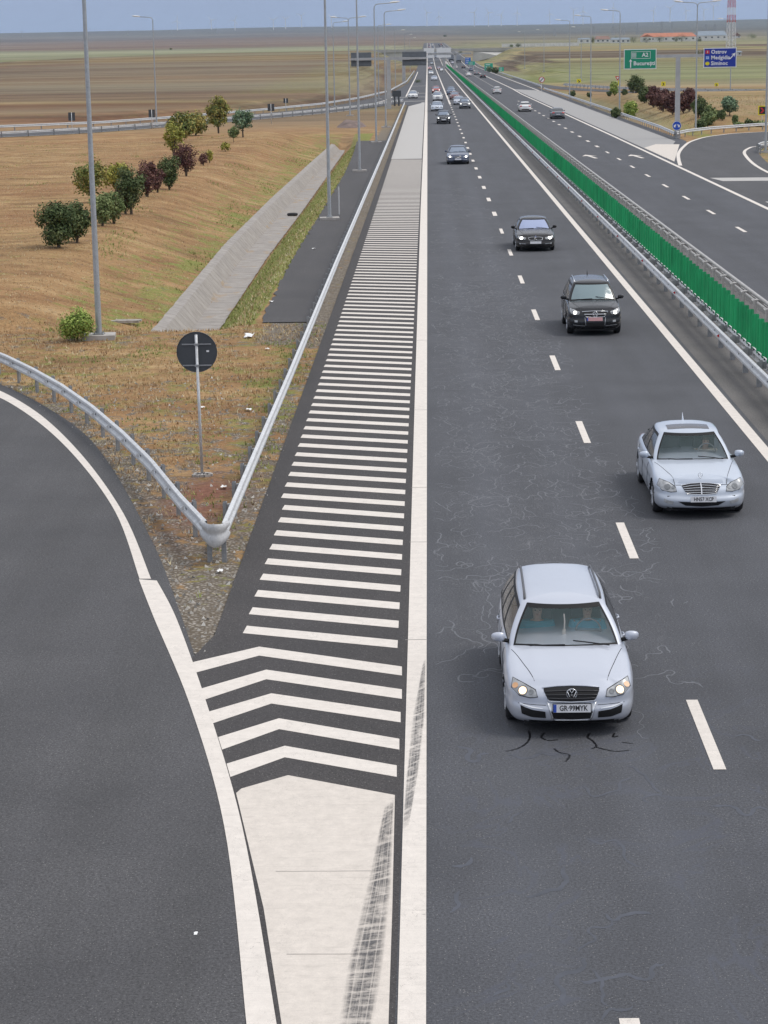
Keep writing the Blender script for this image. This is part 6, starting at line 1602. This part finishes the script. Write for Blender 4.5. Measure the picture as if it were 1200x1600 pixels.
def tree(x, y, ht, wd, kind, label, cat='bush', name='bush', trunk=.12, loose=.5, leaves=1500, group=None, seed=0, leaf=.07, z=None, dense=False, base=0.0):
    rr = random.Random(int(x * 131 + y * 17 + seed)); z0 = h(x, y) if z is None else z
    r = empty(name, (x, y, z0 - .05), 0, label, cat, group)
    c0 = ht * trunk; m = MB(); tips = []
    nb = 3 if ht < 1.6 else 6
    for i in range(nb):
        a = 2 * pi * i / nb + rr.uniform(-.5, .5); sp_ = rr.uniform(.18, .36) * wd; top = Vector((cos(a) * sp_, sin(a) * sp_, ht * rr.uniform(.55, .85)))
        st = Vector((rr.uniform(-.05, .05), rr.uniform(-.05, .05), 0)); mid = Vector((top.x * .35, top.y * .35, ht * .35))
        if cat == 'tree': mid = Vector((rr.uniform(-.04, .04) * wd, rr.uniform(-.04, .04) * wd, ht * .3))
        m.tube([st, mid, top], [max(.018, ht * .018), ht * .011, .008], 5); tips.append(top)
    m.build('trunk', M_bark, r)
    # clumps
    cl = []; n_cl = int(24 + ht * 8)
    for i in range(n_cl):
        for _ in range(30):
            p = Vector((rr.uniform(-1, 1), rr.uniform(-1, 1), rr.uniform(-1, 1)))
            if .28 < p.length < 1: break
        p.x *= wd * .42; p.y *= wd * .42; zc = (c0 + ht) / 2; p.z = zc + p.z * (ht - c0) * .44 * (1.0 if cat == 'tree' else 1)
        if base and p.z < zc: p.x *= (1 - base * (zc - p.z) / (ht * .5)); p.y *= (1 - base * (zc - p.z) / (ht * .5))
        cl.append((p, rr.uniform(.12, .22) * (wd + .3) * (1.2 if dense else 1.0), rr.random()))
    m = MB(); per = max(10, int(leaves * 1.5) // n_cl)
    for p, rad_, tone in cl:
        for _ in range(int(per * rr.uniform(.6, 1.4))):
            d = Vector((rr.gauss(0, 1), rr.gauss(0, 1), rr.gauss(0, 1))).normalized() * rad_ * rr.uniform(.25, 1.05) ** .7; q = p + d
            if q.z < c0 * .6: continue
            s = leaf * rr.uniform(.6, 1.35); n_ = (d.normalized() + Vector((rr.uniform(-.7, .7), rr.uniform(-.7, .7), rr.uniform(-.2, .9)))).normalized()
            u = n_.cross(Vector((rr.random() - .5, rr.random() - .5, rr.random() - .5))).normalized(); v = n_.cross(u); asp = .55
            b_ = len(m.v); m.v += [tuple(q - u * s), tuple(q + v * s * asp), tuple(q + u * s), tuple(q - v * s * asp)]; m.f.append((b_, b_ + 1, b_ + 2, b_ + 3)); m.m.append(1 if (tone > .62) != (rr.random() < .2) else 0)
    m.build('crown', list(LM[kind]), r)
    return r
def tp(px, py, hpx, wpx, kind, label, zg=.85, **k):
    p = G(px, py, zg); D = (p.y * .977 + 2); return tree(p.x, p.y, hpx * D / FPX / .97, wpx * D / FPX, kind, label, **k)
GL = 'bushes and young trees in the row on the slope at left'
tp(92, 386, 72, 64, 'dark', 'dense round dark green bush, nearest in the row at left', leaves=5200, dense=True, group=GL, leaf=.065, base=.5)
tp(120, 378, 62, 46, 'dark', 'slim dark green bush pressed behind the round one at left', leaves=2600, dense=True, group=GL, base=.4)
tp(160, 352, 50, 40, 'olive', 'olive green bush right behind the tall lamp post', leaves=1800, group=GL, base=.4)
tp(178, 348, 50, 38, 'olive', 'olive bush on bare stems just right of the lamp post', leaves=1800, group=GL, base=.5)
tp(143, 318, 66, 58, 'leafy', 'loose yellow green young tree left of the lamp post', cat='tree', name='young_tree', leaves=1700, loose=.8, group=GL, leaf=.085, trunk=.2)
tp(184, 312, 58, 42, 'yellow', 'yellowing bush behind the olive ones', leaves=1500, group=GL, leaf=.08)
tp(205, 334, 74, 46, 'dark', 'tall dark green bush in the middle of the row at left', leaves=3000, dense=True, group=GL, base=.4)
tp(196, 334, 50, 22, 'plum', 'small plum coloured bush growing into the tall dark green one', leaves=900, group=GL)
tp(230, 309, 58, 36, 'plum', 'plum red bush, the middle of three dark red ones', leaves=2000, group=GL, base=.4)
tp(246, 301, 42, 26, 'plum', 'thin sparse plum bush beside the green one', leaves=800, group=GL)
tp(264, 296, 54, 34, 'dark', 'upright green bush between two plum red ones', leaves=2200, dense=True, group=GL, base=.5)
tp(291, 275, 50, 40, 'plum', 'spreading plum red bush, furthest of the large red ones', leaves=2000, group=GL, base=.4)
tp(272, 246, 56, 34, 'yellow', 'yellow green bush left of the spreading plum red one', leaves=1100, group=GL, leaf=.10)
tp(318, 259, 20, 16, 'plum', 'tiny plum red shrub beside a tiny green one', leaves=350, group=GL)
tp(328, 255, 22, 12, 'yellow', 'tiny yellow green shrub next to a tiny red one', leaves=300, group=GL)
tp(284, 222, 46, 46, 'leafy', 'broad brownish green tree, left of the pair far up the row', cat='tree', name='young_tree', leaves=1800, group=GL, leaf=.14, trunk=.12)
tp(306, 212, 36, 42, 'leafy', 'broad leafy tree crowding the left side of the tall one', cat='tree', name='young_tree', leaves=1600, group=GL, leaf=.14)
tp(341, 197, 56, 38, 'leafy', 'tallest leafy tree at the far end of the row', cat='tree', name='young_tree', leaves=1700, group=GL, leaf=.15, trunk=.2)
tp(380, 216, 44, 34, 'bluegreen', 'blue green young tree standing apart right of the tall one', cat='tree', name='young_tree', leaves=1100, group=GL, leaf=.12, trunk=.28)
tp(365, 224, 24, 18, 'olive', 'small thin tree left of the blue green one', cat='tree', name='young_tree', leaves=400, group=GL, leaf=.12, trunk=.3)
tp(352, 238, 14, 18, 'yellow', 'low yellow green shrub on the slope below the small thin tree', leaves=260, group=GL, leaf=.09)
tp(120, 531, 46, 54, 'fresh', 'light green feathery bush at the foot of the tall lamp post', zg=0, leaves=4200, leaf=.045, dense=True, base=.2)
GR = 'bushes beside the entry ramp at right'
for px, py, hp_, wp_, kd, lab in ((994, 152, 30, 28, 'dark', 'dark green bush at the left end of the hedge on the mound'), (1007, 157, 26, 22, 'dark', 'lower dark green bush second from the left end of the hedge'), (1021, 162, 32, 22, 'plum', 'plum bush third from the left end of the hedge'),
    (1036, 167, 34, 26, 'plum', 'plum bush in the hedge left of the gantry post'), (1051, 171, 36, 26, 'plum', 'plum bush directly behind the gantry post'), (1068, 172, 38, 26, 'plum', 'tall plum bush right of the gantry post'),
    (1077, 172, 36, 18, 'plum', 'plum bush at the right end of the dark red hedge'), (1091, 178, 34, 20, 'dark', 'dark green bush right of the dark red hedge'), (1107, 182, 28, 22, 'olive', 'olive bush right of the two armed lamp post'),
    (1108, 196, 18, 20, 'olive', 'low olive bush by the ramp guardrail'), (1095, 199, 14, 16, 'dark', 'small round dark bush by the lamp post foot'), (1120, 193, 14, 13, 'dark', 'small round dark bush right of the low olive one'),
    (1129, 180, 16, 7, 'dark', 'thin small dark shrub left of the loose young tree'), (1140, 178, 28, 22, 'bluegreen', 'loose blue green young tree in the field at right'), (1149, 182, 18, 7, 'olive', 'thin sapling right of the loose young tree'),
    (1155, 197, 9, 16, 'olive', 'low bush behind the ramp guardrail, left of three'), (1170, 196, 12, 14, 'dark', 'low bush behind the ramp guardrail, middle of three'), (1187, 195, 10, 16, 'olive', 'low bush behind the ramp guardrail, right of three'),
    (985, 180, 26, 20, 'fresh', 'pale green weedy shrub right of the lamp post by the guardrail'), (962, 182, 16, 12, 'dark', 'small dark shrub left of the lamp post by the guardrail'),
    (960, 148, 22, 14, 'fresh', 'fresh green bush under the give way triangle'), (952, 150, 8, 8, 'dark', 'tiny round dark bush left of the fresh green one'), (976, 150, 10, 9, 'dark', 'tiny round dark bush right of the fresh green one'),
    (894, 151, 11, 10, 'dark', 'tiny dark bush beyond the grey painted wedge'), (921, 150, 8, 7, 'dark', 'tiniest dark bush beyond the grey painted wedge'),
    (774, 114, 9, 12, 'dark', 'far dark green bush beside the distant green boards'), (765, 112, 9, 10, 'bluegreen', 'far blue green bush beside the distant green boards')):
    p = G(px, py, 1.2 if 28 < G(px, py).x < 70 and py < 190 and py > 152 else .2); D = p.y * .977 + 2
    tree(p.x, p.y, hp_ * D / FPX, wp_ * D / FPX * 1.05, kd, lab, leaves=int(900 + hp_ * 30) if hp_ > 12 else 400, group=GR, leaf=.15 if p.y < 500 else .3, dense=hp_ > 12, base=.25, **({'cat': 'tree', 'name': 'young_tree', 'trunk': .25} if 'tree' in lab.split(' in ')[0].split(' left')[0][-12:] and 'young tree' in lab and 'left of' not in lab and 'right of' not in lab else {}))
def far_tree(px, pyb, hpx, wpx, Y, kd, label, grp='distant trees'):
    xs, _ = zpix(px, pyb, Y); k = Y * .977 / FPX; tree(xs, Y, hpx * k, wpx * k, kd, label, cat='tree', name='tree', leaves=700, group=grp, leaf=.30 * k, dense=True, trunk=.08)
for px, pb, hp_, wp_, Y, kd, lab in ((990, 70, 10, 14, 2300, 'dark', 'dark tree at the left end of the farm'), (1010, 71, 9, 18, 2300, 'dark', 'broad dark tree before the white gabled house'), (1031, 70, 11, 18, 2300, 'dark', 'dark tree before the red tiled roof, left one'),
    (1065, 69, 13, 16, 2300, 'dark', 'rounded dark tree before the right end of the red roof'), (1056, 69, 9, 10, 2300, 'dark', 'small dark tree left of the rounded one'), (1092, 66, 6, 10, 2300, 'dark', 'low dark tree before the grey blue shed'),
    (926, 70, 10, 8, 2350, 'dark', 'dark tree beside the low brown farmhouse'), (810, 72, 6, 9, 2000, 'dark', 'dark round tree behind the long white wall'), (799, 72, 4, 7, 2000, 'olive', 'low olive tree left of the dark round one'),
    (1175, 60, 7, 16, 2700, 'olive', 'broad olive tree right of the lattice mast'), (1090, 109, 12, 8, 870, 'dark', 'dark slim tree below the left end of the blue sign'), (1098, 109, 13, 9, 870, 'dark', 'dark slim tree right of its twin below the blue sign'),
    (653, 131, 5, 12, 620, 'dark', 'dark shrub tree at left of the far motorway'), (695, 52, 2, 6, 6000, 'dark', 'speck of a tree on the plain above the bridge'), (267, 84, 2, 4, 2500, 'dark', 'speck of a tree in the pale green field'), (812, 73, 4, 9, 2100, 'dark', 'small dark tree right of the dark round one'),
    (962, 60, 4, 8, 3200, 'olive', 'faint olive tree beyond the farm'), (720, 76, 4, 6, 1700, 'dark', 'small dark tree beside the rising motorway')):
    far_tree(px, pb, hp_, wp_, Y, kd, lab)

# ------------------------------------------------------------------ grass tufts, weeds, stones
def blades(name, gen, n, mats, label=None):
    rr = random.Random(len(name) * 7 + n); m = MB()
    for _ in range(n):
        t = gen(rr)
        if t is None: continue
        x, y, hh, mi = t; z = h(x, y) - .03
        for q in range(3):
            a = rr.uniform(0, 2 * pi); ln = hh * rr.uniform(.6, 1.2); w_ = hh * .10 + .004; lean = rr.uniform(.2, .9) * ln; dx, dy = rr.uniform(-.04, .04), rr.uniform(-.04, .04)
            m.add([(x + dx - cos(a + 1.57) * w_, y + dy - sin(a + 1.57) * w_, z), (x + dx + cos(a + 1.57) * w_, y + dy + sin(a + 1.57) * w_, z), (x + dx + cos(a) * lean, y + dy + sin(a) * lean, z + ln)], [(0, 1, 2)], mi)
    return tag(m.build(name, mats), label, None, None, 'stuff')
GM = [solid('grass_straw', (.46, .33, .18), .9, var=.2, vs=1, obj=False), solid('grass_rust', (.36, .23, .125), .9, var=.25, vs=1, obj=False), solid('grass_green', (.25, .28, .085), .9, var=.3, vs=1, obj=False), solid('grass_pale', (.58, .50, .32), .9, var=.2, vs=1, obj=False)]
def in_wedge(x, y):
    if y < 33.5: return False
    lft = interp([(33, -3.85), (35.3, -4.2), (40.7, -5.4), (49.1, -7.5), (55, -9.4), (61.8, -12.6), (66, -15.9), (74, -24)], y); return lft < x < -3.7 if y < 75 else x < -6
def gw(rr):
    y = 33.5 + (75 - 33.5) * rr.random() ** .8; x = rr.uniform(-20, -3.6)
    if not in_wedge(x, y): return None
    v = mnoise.noise(Vector((x * .9, y * .6, 5))); gcut = .42 - smooth01(y, 40, 62) * .42
    if v < gcut - .35 + rr.uniform(-.2, .2): return None
    g_n = mnoise.noise(Vector((x * .5, y * .5, 11))) + .5 * max(0, 1 - abs(x + 4.2) / .8) + (.35 if y < 37 else 0)
    mi = 2 if g_n > .33 else (0 if rr.random() < .6 else (1 if rr.random() < .6 else 3)); return x, y, rr.uniform(.03, .11), mi
blades('dry_grass', gw, 26000, GM)
def gf(rr):
    y = 75 + 150 * rr.random() ** 1.5; x = -6.4 - 38 * rr.random() ** 1.3
    if -11.2 < x < -8.55 - interp(DXR, y) + .1 and x > -10.45 - interp(DXL, y): return None
    if x > interp([(77, -6.1), (100, -6.4), (129, -6.45), (169, -6.6), (200, -7.0), (229, -7.6)], y): return None
    if x > -8.6: mi = 2 if rr.random() < (.85 if x < -7.4 else .5) else (0 if rr.random() < .6 else 3)
    else:
        g_n = mnoise.noise(Vector((x * .3, y * .12, 4))) + (.3 if x > -13 else 0); mi = 2 if g_n > .42 else (0 if rr.random() < .55 else (1 if rr.random() < .55 else 3))
    return x, y, (rr.uniform(.05, .15) if x > -8.4 or mi == 2 else rr.uniform(.03, .08)), mi
blades('meadow_grass', gf, 52000, GM)
def gr_(rr):
    x = rr.uniform(26.5, 62); y = rr.uniform(228, 330)
    if y < interp(RAMPR_U, x) + 3: return None
    return x, y, rr.uniform(.06, .16), (2 if mnoise.noise(Vector((x * .2, y * .1, 4))) > .25 else (0 if rr.random() < .5 else 1))
blades('meadow_grass', gr_, 9000, GM)
rr = random.Random(4); m = MB()
MS = [solid('stone_grey', (.32, .30, .27), .9, var=.3, obj=False), solid('stone_pale', (.50, .48, .44), .9, var=.2, obj=False), solid('stone_dark', (.17, .16, .145), .9, obj=False)]
for _ in range(6000):
    y = 32.8 + 30 * rr.random() ** 1.2; x = rr.uniform(-13.5, -3.55)
    lft = interp([(32.3, -3.85), (35.3, -4.4), (40.7, -5.6), (49.1, -7.7), (55, -9.6), (61.8, -12.8)], y)
    if x < lft: continue
    if rr.random() > .25 + .75 * max(0, 1 - abs(x - lft) / 1.2, 1 - abs(x + 3.7) / .5): continue
    s = rr.uniform(.012, .04); vs = [(x + rr.uniform(-1, 1) * s, y + rr.uniform(-1, 1) * s, rr.uniform(-.03, -.01) + s * 1.2), (x - s, y - s, -.03), (x + s, y - s * .8, -.03), (x + s * .8, y + s, -.03), (x - s * .9, y + s * .7, -.03)]
    m.add(vs, [(0, 1, 2), (0, 2, 3), (0, 3, 4), (0, 4, 1)], rr.choice([0, 0, 1, 2]))
tag(m.build('gravel', MS), kind='stuff')
# litter and small things
M_litter = solid('litter_white', (.75, .75, .74), .6)
def scrap(px, py, s, label, mat=M_litter, z=0.0, seed=1):
    p = G(px, py, z); q = random.Random(seed * 9 + int(px)); m = MB(); n = 9; rows = []
    for i in range(4): rows.append([(p.x + (k / 4 - .5) * s + q.uniform(-.1, .1) * s, p.y + (i / 3 - .5) * s * 1.6 + q.uniform(-.15, .15) * s, h(p.x, p.y) + .01 + q.uniform(0, .35) * s) for k in range(5)])
    m.grid(rows); o = m.build('litter', mat); tag(o, label, 'litter')
scrap(390, 526, .32, 'crumpled white paper on the dry grass near the end of the asphalt strip')
scrap(389, 641, .14, 'white scrap on the grass halfway along the right guardrail')
scrap(317, 637, .10, 'small white scrap beside the round sign post')
scrap(344, 893, .10, 'white scrap between the posts of the steel nose')
scrap(306, 1460, .04, 'tiny white scrap on the exit ramp asphalt near the bottom')
scrap(418, 546, .12, 'small white scrap near the long guardrail')
scrap(350, 762, .12, 'pale scrap on the red earth behind the nose')
scrap(424, 472, .16, 'small white rubble on the near end of the asphalt strip'); scrap(490, 389, .16, 'small white rubble on the middle of the asphalt strip')
p = G(457, 336, -1.35); m = MB(); n1, n2_ = 18, 8; rows = [[(p.x + cos(2*pi*i/n1) * (.28 + .09*cos(2*pi*j/n2_)), p.y + sin(2*pi*i/n1) * (.28 + .09*cos(2*pi*j/n2_)), -1.30 + .09*sin(2*pi*j/n2_)) for j in range(n2_)] for i in range(n1 + 1)]
m.grid(rows, closed=True); o = m.build('old_tyre', M_tyre, smooth=True); tag(o, 'black old tyre lying in the concrete drainage channel', 'tyre')
p = G(194, 494, -.15); m = MB(); m.box((p.x, p.y, h(p.x, p.y) + .05), (1.1, .22, .09), rz=.05); m.box((p.x + .1, p.y + .35, h(p.x, p.y) + .05), (1.0, .2, .07), rz=-.08); o = m.build('plank', solid('old_wood', (.34, .31, .28), .9, var=.3), None); tag(o, 'weathered grey planks lying in the dry grass of the hollow', 'plank')
p = G(530, 335); r = empty('marker_post', (p.x, p.y, 0), 0, 'thin grey marker post on the asphalt strip right of the lamp post', 'marker post')
m = MB(); m.tube([(0, 0, 0), (0, 0, 1.75)], .035, 8); m.build('post', M_galv, r); m = MB(); m.box((0, -.03, 1.70), (.14, .02, .12)); m.build('cap_plate', M_galv_d, r)
# earth heap by the slip road
p = G(565, 199); m = MB(); rows = []
for i in range(14):
    row = []
    for k in range(18):
        u_, v_ = k / 17 * 2 - 1, i / 13 * 2 - 1; d = max(0, 1 - u_ * u_ - v_ * v_) ** .8; x = p.x - 1.4 + u_ * 1.9; y = p.y + 4 + v_ * 5; row.append((x, y, h(x, y) - .1 + d * .9 * (1 + .3 * mnoise.noise(Vector((x, y * .5, 0))))))
    rows.append(row)
m.grid(rows); o = m.build('earth_heap', solid('earth_heap', (.17, .125, .11), .95, var=.35, vs=1.2, bump=.5), smooth=True); tag(o, 'brown heap of earth beside the third lamp post', 'earth heap')
HAZE = 3.2e-5
# ------------------------------------------------------------------ haze
hz = MB(); hz.box((0, 12900, 150), (19000, 26100, 420))
N = NT('haze_air'); N.t.nodes.remove(N.p)
pv = N.n('ShaderNodeVolumePrincipled'); pv.inputs['Color'].default_value = (0.62, 0.78, 1.0, 1); pv.inputs['Density'].default_value = HAZE
pv.inputs['Anisotropy'].default_value = 0.0
N.l(pv.outputs[0], N.out.inputs['Volume'])
o = hz.build('haze', N.m); tag(o, kind='stuff')
